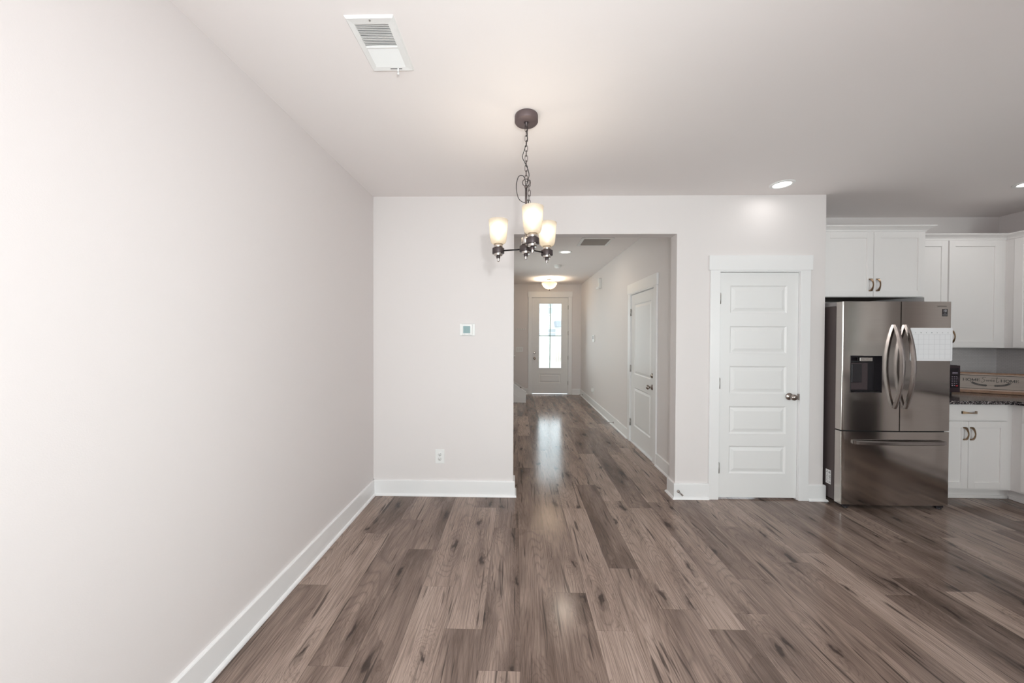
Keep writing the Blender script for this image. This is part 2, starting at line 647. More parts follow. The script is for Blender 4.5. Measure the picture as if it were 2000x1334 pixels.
MT = dict(
    wall=plain('warm_grey_wall_paint', (0.745, 0.706, 0.696), 0.62, bump=0.12, bscale=260, spec=0.3),
    ceil=plain('flat_ceiling_paint', (0.84, 0.797, 0.784), 0.85, bump=0.10, bscale=220, spec=0.2),
    trim=plain('white_trim_paint', (0.83, 0.825, 0.825), 0.32, spec=0.4),
    door=plain('white_door_paint', (0.80, 0.795, 0.79), 0.35, spec=0.4),
    cab=plain('white_cabinet_lacquer', (0.80, 0.778, 0.768), 0.36, spec=0.4),
    plastic=plain('white_plastic', (0.82, 0.82, 0.81), 0.35),
    ivory=plain('off_white_plastic', (0.74, 0.73, 0.71), 0.4),
    grey=plain('grey_plastic', (0.30, 0.29, 0.29), 0.45),
    taupe=plain('taupe_grille_metal', (0.40, 0.37, 0.345), 0.5),
    dark=plain('dark_slot', (0.02, 0.02, 0.022), 0.6),
    duct_shade=plain('duct_shade_grey', (0.12, 0.14, 0.15), 0.5, 0.4),
    bronze=plain('dark_bronze_metal', (0.070, 0.055, 0.056), 0.42, 0.6),
    bronze2=plain('brown_bronze_canopy', (0.125, 0.093, 0.094), 0.5, 0.35),
    black=plain('black_metal', (0.018, 0.016, 0.016), 0.4, 0.6),
    blackp=plain('black_plastic', (0.018, 0.015, 0.018), 0.3),
    matt_black=plain('matt_black_metal', (0.004, 0.004, 0.004), 0.6, 0, 0.1),
    cord=plain('black_cord', (0.015, 0.013, 0.013), 0.5),
    nickel=plain('brushed_nickel', (0.62, 0.57, 0.53), 0.25, 1.0),
    knob=plain('satin_nickel_knob', (0.40, 0.35, 0.32), 0.22, 1.0),
    hinge=plain('nickel_hinge', (0.42, 0.40, 0.38), 0.35, 1.0),
    pull=plain('antique_bronze_pull', (0.34, 0.235, 0.15), 0.30, 1.0),
    steel=steel('dark_stainless_front', (0.47, 0.43, 0.40), 0.13),
    steel_l=steel('light_stainless_edge', (0.56, 0.52, 0.49), 0.25),
    steel_h=steel('stainless_handle', (0.36, 0.33, 0.32), 0.22),
    case=plain('dark_grey_fridge_case', (0.085, 0.066, 0.066), 0.45, 0.3),
    case_top=plain('grey_fridge_trim', (0.30, 0.28, 0.28), 0.4, 0.3),
    glass=glass_pane('window_pane'),
    opal=frosted('opal_lamp_glass', (0.95, 0.90, 0.82), 0.30, (0.22, 0.209, 0.190)),
    globe=frosted('opal_globe_glass', (0.97, 0.95, 0.92), 0.55, (0.9, 0.88, 0.85)),
    bowl=frosted('alabaster_bowl_glass', (0.93, 0.89, 0.80), 0.22, (0.125, 0.118, 0.104)),
    bulb=soft_bulb('warm_bulb', (1.0, 0.95, 0.86), 8.0),
    bulb2=soft_bulb('warm_bulb_foyer', (1.0, 0.84, 0.64), 4.0),
    led=emit('led_diffuser', (1.0, 0.985, 0.96), 9.0),
    led2=emit('warm_led_diffuser', (1.0, 0.90, 0.76), 3.5),
    lcd=plain('lcd_teal', (0.225, 0.345, 0.355), 0.2),
    lcdtext=plain('lcd_faint_mark', (0.185, 0.29, 0.30), 0.3),
    paper=plain('white_board', (0.88, 0.88, 0.90), 0.3),
    line=plain('pale_grey_line', (0.64, 0.64, 0.67), 0.6),
    ink=plain('black_ink', (0.02, 0.018, 0.02), 0.6),
    sticker=plain('white_sticker', (0.80, 0.80, 0.80), 0.5),
    logo=plain('dim_grey_mark', (0.22, 0.195, 0.185), 0.4, 0.5),
    red=plain('red_button', (0.55, 0.05, 0.06), 0.4),
    btn=plain('grey_button_print', (0.32, 0.26, 0.32), 0.5),
    floor=wood_floor(),
    granite=granite(),
    tile=tile(),
    signw=stick_wood('pale_sign_board', (0.34, 0.27, 0.23), (0.40, 0.32, 0.275), (3, 3, 60)),
    frame=stick_wood('brown_wood_frame', (0.20, 0.095, 0.048), (0.33, 0.17, 0.09), (4, 60, 60)),
    frame2=stick_wood('pale_frame_edge', (0.40, 0.28, 0.22), (0.50, 0.36, 0.29), (4, 60, 60)),
    underside=stick_wood('raw_brown_plywood', (0.10, 0.045, 0.022), (0.15, 0.07, 0.035), (8, 40, 8)),
    tread=stick_wood('dark_stair_tread', (0.05, 0.032, 0.022), (0.08, 0.05, 0.035)),
    muntin=plain('flare_tinted_grille', (0.18, 0.30, 0.22), 0.5),  # green of the lens flare put into the grille's colour
    siding=siding(),
    wglass=plain('far_window_glass', (0.45, 0.46, 0.49), 0.3),
    shingle=plain('grey_shingle', (0.36, 0.38, 0.44), 0.8),
    bark=plain('pale_bark', (0.62, 0.53, 0.46), 0.9),
    grass=grass(),
    concrete=plain('pale_concrete', (0.74, 0.73, 0.71), 0.85, bump=0.2, bscale=60),
    rubber=plain('white_rubber', (0.75, 0.74, 0.72), 0.6),
)


def S(name, mb, mat, label, cat, kind='structure'):
    return tag(mb.build(name, mat), label, cat, kind=kind)


# ------------------------------------------------------------------ floor, ceiling, walls
def build_floor():
    bm = bmesh.new()
    lay = bm.loops.layers.float_color.new('plank')
    uvl = bm.loops.layers.uv.new('plank_uv')
    W, L, X0 = 0.19, 1.21, 0.402
    phase = {0: [1.7047], -1: [1.954], 3: [1.725], -4: [1.698], -3: [1.487, 2.604], -5: [1.983], -7: [1.491], -6: [2.327], -9: [1.979]}
    tones = {(0, 0): 0.95, (-4, 0): 0.25, (-3, 0): 0.8}
    x0, x1, y0, y1 = LX, KX, RY, DF + 0.05
    k0 = math.floor((x0 - X0) / W)
    k1 = math.ceil((x1 - X0) / W)
    rnd = random.Random(11)
    for k in range(k0, k1):
        a, b = X0 + k * W, X0 + (k + 1) * W
        ph = phase.get(k, [rnd.uniform(0, L)])
        js = sorted(ph)
        while js[0] > y0: js.insert(0, js[0] - L)
        while js[-1] < y1: js.append(js[-1] + L)
        for j0, j1 in zip(js, js[1:]):
            c0, c1, d0, d1 = max(a, x0), min(b, x1), max(j0, y0), min(j1, y1)
            if c1 - c0 < 1e-4 or d1 - d0 < 1e-4: continue
            t = rnd.random()
            if k == 0 and abs(j1 - 1.7047) < 1e-3: t = 0.98
            if k == -4 and abs(j1 - 1.698) < 1e-3: t = 0.15
            colr = (t, rnd.random(), rnd.random(), 1)
            f = bm.faces.new([bm.verts.new(q) for q in ((c0, d0, 0), (c1, d0, 0), (c1, d1, 0), (c0, d1, 0))])
            for l in f.loops:
                l[lay] = colr
                l[uvl].uv = (l.vert.co.x - a, l.vert.co.y - j0)
    me = bpy.data.meshes.new('floor')
    bm.to_mesh(me)
    bm.free()
    me.materials.append(MT['floor'])
    o = bpy.data.objects.new('floor', me)
    COL.objects.link(o)
    tag(o, 'greyish brown wood plank floor running from the room into the hallway', 'floor', kind='structure')


build_floor()
S('ceiling', MB().box(LX - .15, KX + .15, RY - .15, DF + .15, H, H + .12), MT['ceil'], 'flat pale ceiling over the dining area, kitchen and hallway', 'ceiling')
mb = MB()
mb.box(LX - .12, LX, RY - .12, 5.2, 0, H).box(LX - .12, LX, 6.8, DF + .12, 0, H)
mb.box(LX - .12, LX, 5.2, 6.8, 0, .80).box(LX - .12, LX, 5.2, 6.8, 2.2, H)
S('wall_left', mb, MT['wall'], 'long plain wall on the left with nothing hung on it', 'wall')
mb = MB()
mb.box(LX, OL, D, DB, 0, H)
mb.box(OL, OR_, D, DB, OT, H)
PX0, PX1, PZ = 1.8127, 2.5522, 2.070     # rough opening for the pantry door
mb.box(OR_, PX0, D, DB, 0, H)
mb.box(PX0, PX1, D, DB, PZ, H)
mb.box(PX1, RX, D, DB, 0, H)
S('wall_end', mb, MT['wall'], 'end wall with the wide hallway opening and the five-panel door', 'wall')
S('wall_pantry', MB().box(RX - .115, RX, DB, KY, 0, H), MT['wall'], 'short wall beside the fridge closing the pantry', 'wall')
S('wall_kitchen', MB().box(RX - .115, KX + .12, KY, KY + .12, 0, H), MT['wall'], 'wall behind the fridge and the white wall cabinets', 'wall')
KW0, KW1 = -.12, .44
mb = MB()
mb.box(KX, KX + .12, RY - .12, KW0, 0, H).box(KX, KX + .12, KW1, KY, 0, H)
mb.box(KX, KX + .12, KW0, KW1, 0, 1.12).box(KX, KX + .12, KW0, KW1, 2.25, H)
S('wall_right', mb, MT['wall'], 'kitchen side wall at the right edge', 'wall')
SY0, SY1, SZ = 3.980, 4.828, 2.060        # rough opening for the hallway door
mb = MB()
mb.box(HX, HX + .115, DB, SY0, 0, H)
mb.box(HX, HX + .115, SY0, SY1, SZ, H)
mb.box(HX, HX + .115, SY1, DF, 0, H)
S('wall_hall', mb, MT['wall'], 'right wall of the hallway with the two-panel door in it', 'wall')
FX0, FX1, FZ = 0.365, 1.303, 2.435
mb = MB()
mb.box(LX, FX0, DF, DF + .14, 0, H)
mb.box(FX0, FX1, DF, DF + .14, FZ, H)
mb.box(FX1, HX + .115, DF, DF + .14, 0, H)
S('wall_front', mb, MT['wall'], 'far wall of the hallway around the glazed front door', 'wall')
# rear wall behind the camera, with an added glazed door and window
mb = MB()
GX0, GX1, GZ = -1.10, 0.90, 2.20
VX0, VX1, VZ0, VZ1 = 3.0, 4.4, 0.80, 2.10
mb.box(LX, GX0, RY - .14, RY, 0, H)
mb.box(GX0, GX1, RY - .14, RY, GZ, H)
mb.box(GX1, VX0, RY - .14, RY, 0, H)
mb.box(VX0, VX1, RY - .14, RY, 0, VZ0)
mb.box(VX0, VX1, RY - .14, RY, VZ1, H)
mb.box(VX1, KX, RY - .14, RY, 0, H)
S('wall_rear', mb, MT['wall'], 'wall behind the viewpoint with the added glazed door', 'wall')


def glazed(name, x0, x1, z0, z1, y, label, cat, T=Matrix()):
    r = empty(name, T @ Vector(((x0 + x1) / 2, y, z0)), label, cat, kind='structure')
    f = MB()
    t = 0.055
    f.box(x0, x0 + t, y - .05, y + .05, z0, z1).box(x1 - t, x1, y - .05, y + .05, z0, z1)
    f.box(x0 + t, x1 - t, y - .05, y + .05, z1 - t, z1).box(x0 + t, x1 - t, y - .05, y + .05, z0, z0 + t)
    f.box((x0 + x1) / 2 - .035, (x0 + x1) / 2 + .035, y - .045, y + .045, z0 + t, z1 - t)
    f.transform(T).build('window_frame', MT['trim'], r)
    MB().box(x0 + t, x1 - t, y - .004, y + .004, z0 + t, z1 - t).transform(T).build('pane', MT['glass'], r)


glazed('added_window_1', GX0, GX1, 0.02, GZ, RY - .07, 'wide glazed sliding door added in the unseen rear wall', 'window')  # unseen door, added to bring in light from behind the camera
glazed('added_window_2', VX0, VX1, VZ0, VZ1, RY - .07, 'kitchen window added in the unseen rear wall', 'window')  # unseen window, added to brighten the right side of the room

glazed('added_window_4', KW0, KW1, 1.12, 2.25, 0, 'narrow kitchen window added in the side wall beyond the frame', 'window', Matrix.Translation((KX + .06, 0, 0)) @ Matrix.Rotation(PI / 2, 4, 'Z'))  # unseen window, added for the bright streak on the fridge and kitchen light
glazed('added_window_3', -6.8, -5.2, .80, 2.2, 0, 'side window added in the hallway left wall, hidden from view', 'window', Matrix.Translation((LX - .06, 0, 0)) @ Matrix.Rotation(-PI / 2, 4, 'Z'))  # unseen window, added to brighten the hallway walls

# ------------------------------------------------------------------ baseboards with shoe moulding
BH, BT, SH = 0.142, 0.016, 0.020


def base_profile():
    """(distance from wall, height)"""
    pr = [(0, 0), (BT + .014, 0), (BT + .0135, .006), (BT + .011, .012), (BT + .006, .0175), (BT, SH), (BT, BH - .006), (BT - .003, BH - .001), (BT - .006, BH), (0, BH)]
    return pr


def baseboard(name, path, label):
    """path: floor polyline, the wall on its left-hand side, room on the right-hand side; mitred"""
    b = MB()
    pr = base_profile()
    n = len(path)
    rings = []
    P = [Vector((p[0], p[1])) for p in path]
    for i in range(n):
        ds = []
        if i > 0: ds.append((P[i] - P[i - 1]).normalized())
        if i < n - 1: ds.append((P[i + 1] - P[i]).normalized())
        ns = [Vector((d.y, -d.x)) for d in ds]
        if len(ns) == 2:
            m = (ns[0] + ns[1])
            m = m / max(0.2, (1 + ns[0].dot(ns[1])))
        else:
            m = ns[0]
        rings.append([b.bm.verts.new((P[i].x + m.x * q[0], P[i].y + m.y * q[0], q[1])) for q in pr])
    k = len(pr)
    for A, B in zip(rings, rings[1:]):
        for i in range(k):
            j = (i + 1) % k
            b.bm.faces.new((A[i], A[j], B[j], B[i]))
    b.bm.faces.new(rings[0])
    b.bm.faces.new(rings[-1][::-1])
    bmesh.ops.recalc_face_normals(b.bm, faces=b.bm.faces[:])
    return S(name, b, MT['trim'], label, 'baseboard')


CW = 0.0905   # casing width
baseboard('baseboard_left', [(LX, RY), (LX, D)], 'tall white baseboard along the long left wall')
baseboard('baseboard_end', [(LX, D), (OL, D), (OL, DB), (LX, DB)], 'white baseboard on the end wall left of the hallway opening')
baseboard('baseboard_corner', [(HX, SY0 - .075), (HX, DB), (OR_, DB), (OR_, D), (1.7395, D)], 'white baseboard wrapping the wall corner right of the hallway opening')
baseboard('baseboard_pantry', [(2.6255, D), (RX, D), (RX, D + .03)], 'short white baseboard between the five-panel door and the fridge')
baseboard('baseboard_hall', [(HX, DF), (HX, SY1 + .075)], 'long white baseboard on the hallway right wall')
baseboard('baseboard_front', [(1.385, DF), (HX, DF)], 'short white baseboard between front door and hallway corner')
baseboard('baseboard_foyer', [(0.235, DF), (0.284, DF)], 'white baseboard stub between the stairs and front door')

# ------------------------------------------------------------------ doors
ROT_HALL = Matrix.Rotation(-PI / 2, 4, 'Z')      # local front (-y) turns to face -x


def raised_panel(mb, u0, u1, v0, v1, y):
    """moulded panel set into a face at y (front is -y)"""
    rings = [(0, 0), (.004, .004), (.012, .010), (.018, .010), (.042, .003), (.046, .002)]
    prev = None
    for ins, dep in rings:
        cur = [mb.bm.verts.new(q) for q in ((u0 + ins, y + dep, v0 + ins), (u1 - ins, y + dep, v0 + ins), (u1 - ins, y + dep, v1 - ins), (u0 + ins, y + dep, v1 - ins))]
        if prev:
            for i in range(4):
                j = (i + 1) % 4
                mb.bm.faces.new((prev[i], prev[j], cur[j], cur[i]))
        prev = cur
    mb.bm.faces.new(prev)


def leaf(mb, u0, u1, v0, v1, y, th, panels, holes=()):
    """door leaf with its front at y; panels / holes are (u0,u1,v0,v1), one column, sorted by v"""
    rects = sorted(list(panels) + list(holes), key=lambda r: r[2])
    a0, a1 = rects[0][0], rects[0][1]
    Q = mb.quad
    F = lambda a, b, c, d: Q(((a, y, c), (b, y, c), (b, y, d), (a, y, d)))
    zz = v0
    for r in rects:
        F(u0, u1, zz, r[2])
        F(u0, r[0], r[2], r[3])
        F(r[1], u1, r[2], r[3])
        zz = r[3]
    F(u0, u1, zz, v1)
    for r in panels:
        raised_panel(mb, r[0], r[1], r[2], r[3], y)
    yb = y + th
    for r in holes:
        a, b, c, d = r
        Q(((a, y, c), (a, yb, c), (b, yb, c), (b, y, c)))
        Q(((a, y, d), (b, y, d), (b, yb, d), (a, yb, d)))
        Q(((a, y, c), (a, y, d), (a, yb, d), (a, yb, c)))
        Q(((b, y, c), (b, yb, c), (b, yb, d), (b, y, d)))
    # back (plain, around holes) and edges
    G = lambda a, b, c, d: Q(((a, yb, c), (a, yb, d), (b, yb, d), (b, yb, c)))
    if holes:
        a, b, c, d = holes[0]
        G(u0, u1, v0, c); G(u0, a, c, d); G(b, u1, c, d); G(u0, u1, d, v1)
    else:
        G(u0, u1, v0, v1)
    Q(((u0, y, v0), (u0, y, v1), (u0, yb, v1), (u0, yb, v0)))
    Q(((u1, y, v0), (u1, yb, v0), (u1, yb, v1), (u1, y, v1)))
    Q(((u0, y, v0), (u0, yb, v0), (u1, yb, v0), (u1, y, v0)))
    Q(((u0, y, v1), (u1, y, v1), (u1, yb, v1), (u0, yb, v1)))
    bmesh.ops.remove_doubles(mb.bm, verts=mb.bm.verts[:], dist=1e-5)
    bmesh.ops.recalc_face_normals(mb.bm, faces=mb.bm.faces[:])
    return mb


def door_frame(u0, u1, zt, wt, y, head_h, threshold=None):
    """jamb lining an opening (clear width u0..u1, clear height zt, wall thickness wt, wall front at y) and its casing"""
    f = MB()
    j = 0.018
    f.box(u0 - j, u0, y, y + wt, 0, zt + j)
    f.box(u1, u1 + j, y, y + wt, 0, zt + j)
    f.box(u0, u1, y, y + wt, zt, zt + j)
    r = 0.004
    f.box(u0 - r - .0865, u0 - r, y - .018, y, 0, zt + .016, bev=.002)
    f.box(u1 + r, u1 + r + .0865, y - .018, y, 0, zt + .016, bev=.002)
    f.box(u0 - r, u1 + r, y - .018, y, zt + .004, zt + .016)
    f.box(u0 - r - .1005, u1 + r + .1005, y - .024, y, zt + .016, zt + head_h, bev=.002)
    # stops behind the leaf
    f.box(u0, u0 + .012, y + .052, y + .10, 0, zt)
    f.box(u1 - .012, u1, y + .052, y + .10, 0, zt)
    f.box(u0, u1, y + .052, y + .10, zt - .012, zt)
    return f


def hinge_mesh(u, y, v, T=None):
    b = MB()
    b.lathe([(0, -.047), (.007, -.047), (.007, .047), (0, .047)], (u, y, v), 12)
    b.lathe([(0, .046), (.004, .046), (.0048, .052), (0, .054)], (u, y, v), 12)
    b.box(u - .002, u + .010, y + .002, y + .0085, v - .044, v + .044)
    return b


def knob_mesh(u, y, v, T=None):
    b = MB()
    prof = [(0, 0), (.033, 0), (.033, .004), (.030, .009), (.014, .013), (.0115, .018), (.0115, .030), (.016, .036), (.0245, .042), (.0275, .050), (.0265, .059), (.020, .066), (.010, .069), (0, .0695)]
    b.lathe(prof, (u, y, v), 28, 'y')
    return b


# door_1: five-panel pantry door ------------------------------------------------
d1 = empty('door_1', (2.1825, D, 0), 'white five-panel door with a round knob, left of the fridge', 'door', kind='structure')
door_frame(1.8308, 2.5342, 2.0535, .115, D, .148).build('door_frame', MT['trim'], d1)
pan = [(1.9275, 2.4335, a, b) for a, b in ((.233, .4835), (.594, .844), (.9575, 1.208), (1.3215, 1.5695), (1.686, 1.934))]
lf = leaf(MB(), 1.8335, 2.5315, .016, 2.050, D + .003, .035, pan).build('door_leaf', MT['door'], d1)
kb = knob_mesh(2.4615, D + .003, .935).build('door_knob', MT['knob'], d1)
MB().box(2.5322, 2.5352, D - .0195, D + .004, .905, .962, bev=.001).build('strike_plate', MT['knob'], d1)
for z in (1.815, 1.05, .284):
    hinge_mesh(1.8325, D - .006, z).build('hinge', MT['hinge'], d1)

# door_2: two-panel hallway door (faces the hallway) -----------------------------
d2 = empty('door_2', (HX, 4.404, 0), 'white two-panel door in the hallway right wall', 'door', kind='structure')
T2 = Matrix.Translation((HX, 4.404, 0)) @ ROT_HALL
hw = .406
door_frame(-hw, hw, 2.043, .115, 0, .150).transform(T2).build('door_frame', MT['trim'], d2)
leaf(MB(), -hw + .003, hw - .003, .030, 2.039, .005, .04, [(-hw + .115, hw - .115, .25, .775), (-hw + .115, hw - .115, .955, 1.905)]).transform(T2).build('door_leaf', MT['door'], d2)
knob_mesh(hw - .068, .005, .868).transform(T2).build('door_knob', MT['knob'], d2)
MB().lathe([(0, 0), (.030, 0), (.030, .006), (.024, .012), (0, .013)], (hw - .068, .005, 1.005), 24, 'y').box(hw - .071, hw - .065, -.021, -.005, .990, 1.020, bev=.002).transform(T2).build('deadbolt', MT['knob'], d2)
for z in (1.80, 1.02, .27):
    hinge_mesh(-hw + .001, -.006, z).transform(T2).build('hinge', MT['hinge'], d2)
MB().box(-hw, hw, -.012, .08, .0, .018, bev=.004).transform(T2).build('threshold', MT['trim'], d2)

# door_3: glazed front door -----------------------------------------------------
d3 = empty('door_3', (.834, DF, 0), 'white front door with four glass lites at the end of the hallway', 'door', kind='structure')
door_frame(.384, 1.284, 2.416, .14, DF, .150).build('door_frame', MT['trim'], d3)
dl = leaf(MB(), .387, 1.281, .026, 2.412, DF + .004, .045, [(.576, 1.100, .287, .512)], [(.5455, 1.1285, .645, 2.281)]).build('door_leaf', MT['door'], d3)
f = MB()
f.box(.5455, .563, DF - .002, DF + .010, .645, 2.281).box(1.111, 1.1285, DF - .002, DF + .010, .645, 2.281)
f.box(.563, 1.111, DF - .002, DF + .010, .645, .6625).box(.563, 1.111, DF - .002, DF + .010, 2.2635, 2.281)
f.build('glazing_bead', MT['door'], d3)
f = MB()
f.box(.826, .843, DF + .012, DF + .036, .6625, 2.2635)
f.box(.563, .826, DF + .012, DF + .036, 1.456, 1.473).box(.843, 1.111, DF + .012, DF + .036, 1.456, 1.473)
tag(f.build('grille', MT['muntin'], d3), 'glazing grille with a green flare tint put into its colour')
MB().box(.5455, 1.1285, DF + .022, DF + .028, .645, 2.281).build('pane', MT['glass'], d3)
knob_mesh(.450, DF + .004, .900).build('door_knob', MT['knob'], d3)
MB().lathe([(0, 0), (.032, 0), (.032, .006), (.026, .014), (.012, .016), (0, .016)], (.450, DF + .004, 1.041), 24, 'y').build('deadbolt', MT['nickel'], d3)
for z in (2.17, 1.53, .92, .29):
    hinge_mesh(1.2835, DF - .006, z).build('hinge', MT['hinge'], d3)
MB().box(.384, 1.284, DF - .02, DF + .14, 0, .012, bev=.004).build('threshold', MT['trim'], d3)

# ------------------------------------------------------------------ small fittings on walls
# thermostat
r = empty('thermostat', (-.4505, D, 1.472), 'small white thermostat with a teal screen on the end wall', 'thermostat')
MB().box(-.5212, -.3797, D - .008, D, 1.472, 1.584, bev=.005, seg=3).build('wall_plate', MT['plastic'], r)
MB().box(-.4985, -.4035, D - .026, D - .008, 1.478, 1.580, bev=.006, seg=3).build('housing', MT['plastic'], r)
sc = MB().box(-.4855, -.4215, D - .0272, D - .024, 1.496, 1.562).build('screen', MT['lcd'], r)
for x in (-.457, -.440):
    MB().box(x - .004, x + .004, D - .0278, D - .0271, 1.535, 1.548).build('faint_mark', MT['lcdtext'], sc)
for x in (-.486, -.440):
    MB().box(x, x + .017, D - .0270, D - .025, 1.487, 1.4895).build('button', MT['grey'], r)


def outlet(name, c, T, label, group=None):
    r = empty(name, c, label, 'outlet')
    T = Matrix.Translation(Vector(c)) @ T
    MB().box(-.0415, .0415, -.006, 0, 0, .130, bev=.003).transform(T).build('cover_plate', MT['plastic'], r)
    for z in (.0425, .0865):
        b = MB().lathe([(0, .006), (.0172, .006), (.0172, .0075), (0, .0077)], (0, 0, z), 24, 'y')
        fc = b.transform(T).build('receptacle', MT['plastic'], r)
        s = MB().box(-.0085, -.0062, -.0082, -.0074, z + .001, z + .010).box(.0062, .0085, -.0082, -.0074, z + .001, z + .009)
        s.lathe([(0, .0074), (.0028, .0074), (.0028, .0082), (0, .0082)], (0, 0, z - .0065), 10, 'y')
        s.transform(T).build('slot', MT['dark'], fc)
    MB().lathe([(0, .0055), (.003, .0055), (.0026, .0072), (0, .0074)], (0, 0, .0645), 10, 'y').transform(T).build('screw', MT['nickel'], r)
    return r


outlet('wall_outlet', (-.702, D, .2965), Matrix(), 'white wall outlet low on the end wall below the thermostat')
r = outlet('wall_outlet', (HX, 7.12, .255), ROT_HALL, 'white wall outlet with a plugged-in device on the hallway wall')
TP = Matrix.Translation((HX, 7.12, .255)) @ ROT_HALL
p = empty('plug_in_device', (HX, 7.12, .30), 'small white plug-in device with a wand sticking up, in the hallway outlet', 'plug-in device')
MB().box(-.022, .022, -.045, -.0085, .055, .125, bev=.008, seg=3).transform(TP).build('body', MT['plastic'], p)
MB().tube([(0.0, -.028, .120), (0.0, -.028, .165)], .006, 10).transform(TP).build('wand', MT['plastic'], p)

# wall panel in the hallway and doorbell chime
T = Matrix.Translation((HX, 7.085, 1.342)) @ ROT_HALL
r = empty('alarm_keypad', (HX, 7.085, 1.342), 'small white keypad at head height on the hallway right wall', 'keypad')
MB().box(-.075, .075, -.022, 0, 0, .145, bev=.006, seg=3).transform(T).build('housing', MT['plastic'], r)
MB().box(-.045, .045, -.0235, -.021, .062, .125).transform(T).build('screen', MT['grey'], r)
T = Matrix.Translation((HX, 6.55, 2.372)) @ ROT_HALL
r = empty('motion_sensor', (HX, 6.55, 2.372), 'white sensor box high on the hallway right wall near the ceiling', 'sensor')
MB().box(-.05, .05, -.048, 0, 0, .195, bev=.008, seg=3).transform(T).build('housing', MT['ivory'], r)
MB().box(-.035, .035, -.085, -.042, -.012, .022, bev=.008, seg=3).transform(T).build('lens', MT['plastic'], r)

# switch plate and hook rail beside the front door
r = empty('light_switch', (.072, DF, 1.062), 'white triple light switch plate left of the front door', 'switch')
MB().box(-.014, .158, DF - .006, DF, 1.062, 1.182, bev=.003).build('cover_plate', MT['plastic'], r)
for x in (.026, .072, .118):
    MB().box(x - .016, x + .016, DF - .010, DF - .005, 1.088, 1.156, bev=.002).build('rocker', MT['ivory'], r)
r = empty('hook_rail', (.111, DF, 1.60), 'narrow white hook rail above the light switch by the front door', 'hook rail')
MB().box(-.005, .227, DF - .012, DF, 1.612, 1.646, bev=.003).build('rail', MT['plastic'], r)
for x in (.03, .084, .138, .192):
    MB().tube([(x, DF - .01, 1.632), (x, DF - .045, 1.628), (x, DF - .055, 1.640)], .006, 8).build('hook', MT['nickel'], r)

# door stops on the baseboards
def door_stop(c, T, label):
    r = empty('door_stop', c, label, 'door stop')
    T = Matrix.Translation(Vector(c)) @ T
    MB().lathe([(0, 0), (.013, 0), (.013, .006), (.008, .010), (0, .010)], (0, 0, 0), 18, 'y').transform(T).build('base', MT['knob'], r)
    pts = []
    for i in range(97):
        a = i / 96
        pts.append((.0052 * math.cos(a * 12 * 2 * PI), -.008 - a * .060, .0052 * math.sin(a * 12 * 2 * PI)))
    MB().tube(pts, .0016, 6).transform(T).build('spring', MT['hinge'], r)
    MB().lathe([(0, .066), (.0075, .066), (.0078, .080), (.006, .084), (0, .0845)], (0, 0, 0), 16, 'y').transform(T).build('tip', MT['knob'], r)


door_stop((1.468, D - BT, .072), Matrix(), 'spring door stop on the baseboard left of the five-panel door')
door_stop((HX - BT, 5.587, .060), ROT_HALL, 'spring door stop on the hallway baseboard just past the two-panel door')
door_stop((HX - BT, 8.18, .060), ROT_HALL, 'spring door stop on the hallway baseboard near the front door')

# ------------------------------------------------------------------ ceiling fittings
# supply register near the camera
r = empty('ceiling_vent', (-.592, 1.49, H), 'white rectangular louvred vent in the ceiling left of the chandelier', 'vent')
vx0, vx1, vy0, vy1 = -.6905, -.4925, 1.351, 1.632
ox0, ox1, oy0, oy1 = -.6625, -.5250, 1.384, 1.605
f = MB()
def plate(mb, x0, x1, y0, y1, a0, a1, b0, b1, zt, zb, zi):
    """bevelled frame plate hanging under the ceiling"""
    o = [(x0, y0), (x1, y0), (x1, y1), (x0, y1)]
    m_ = [(x0 + .006, y0 + .006), (x1 - .006, y0 + .006), (x1 - .006, y1 - .006), (x0 + .006, y1 - .006)]
    i_ = [(a0, b0), (a1, b0), (a1, b1), (a0, b1)]
    R = [[mb.bm.verts.new((x, y, z)) for x, y in L] for L, z in ((o, zt), (m_, zb), (i_, zi), (i_, zt))]
    for A, B in zip(R, R[1:]):
        for k in range(4):
            mb.bm.faces.new((A[k], A[(k + 1) % 4], B[(k + 1) % 4], B[k]))
plate(f, vx0, vx1, vy0, vy1, ox0, ox1, oy0, oy1, H, H - .009, H - .007)
f.build('vent_frame', MT['plastic'], r, recalc=True)
MB().box(ox0, ox1, oy0, oy1, H - .0008, H - .0002).build('duct_shadow', MT['duct_shade'], r)  # flat dark sheet; the shade inside the duct is put into its colour
n = 28
for k in range(n):
    y = oy0 + (k + .5) * (oy1 - oy0) / n
    tilt = .30 if k < n // 2 else -.62
    if k == n // 2:
        MB().box(ox0, ox1, y - .004, y + .004, H - .008, H - .002).build('bar', MT['plastic'], r)
        continue
    T = Matrix.Translation((0, y, H - .0045)) @ Matrix.Rotation(tilt, 4, 'X')
    MB().box(ox0, ox1, -.0034 if k < n // 2 else -.0042, .0034 if k < n // 2 else .0042, -.0004, .0004, T=T).build('slat', MT['plastic'], r)
MB().lathe([(0, 0), (.004, 0), (.0035, -.002), (0, -.0025)], (-.592, 1.366, H - .0085), 12).build('screw', MT['hinge'], r)
MB().box(-.600, -.545, 1.6135, 1.6165, H - .0092, H - .0076).build('lever_slot', MT['dark'], r)
MB().box(-.566, -.560, 1.612, 1.618, H - .028, H - .008).lathe([(0, 0), (.005, 0), (.005, -.010), (0, -.010)], (-.563, 1.615, H - .026), 12).build('lever', MT['plastic'], r)


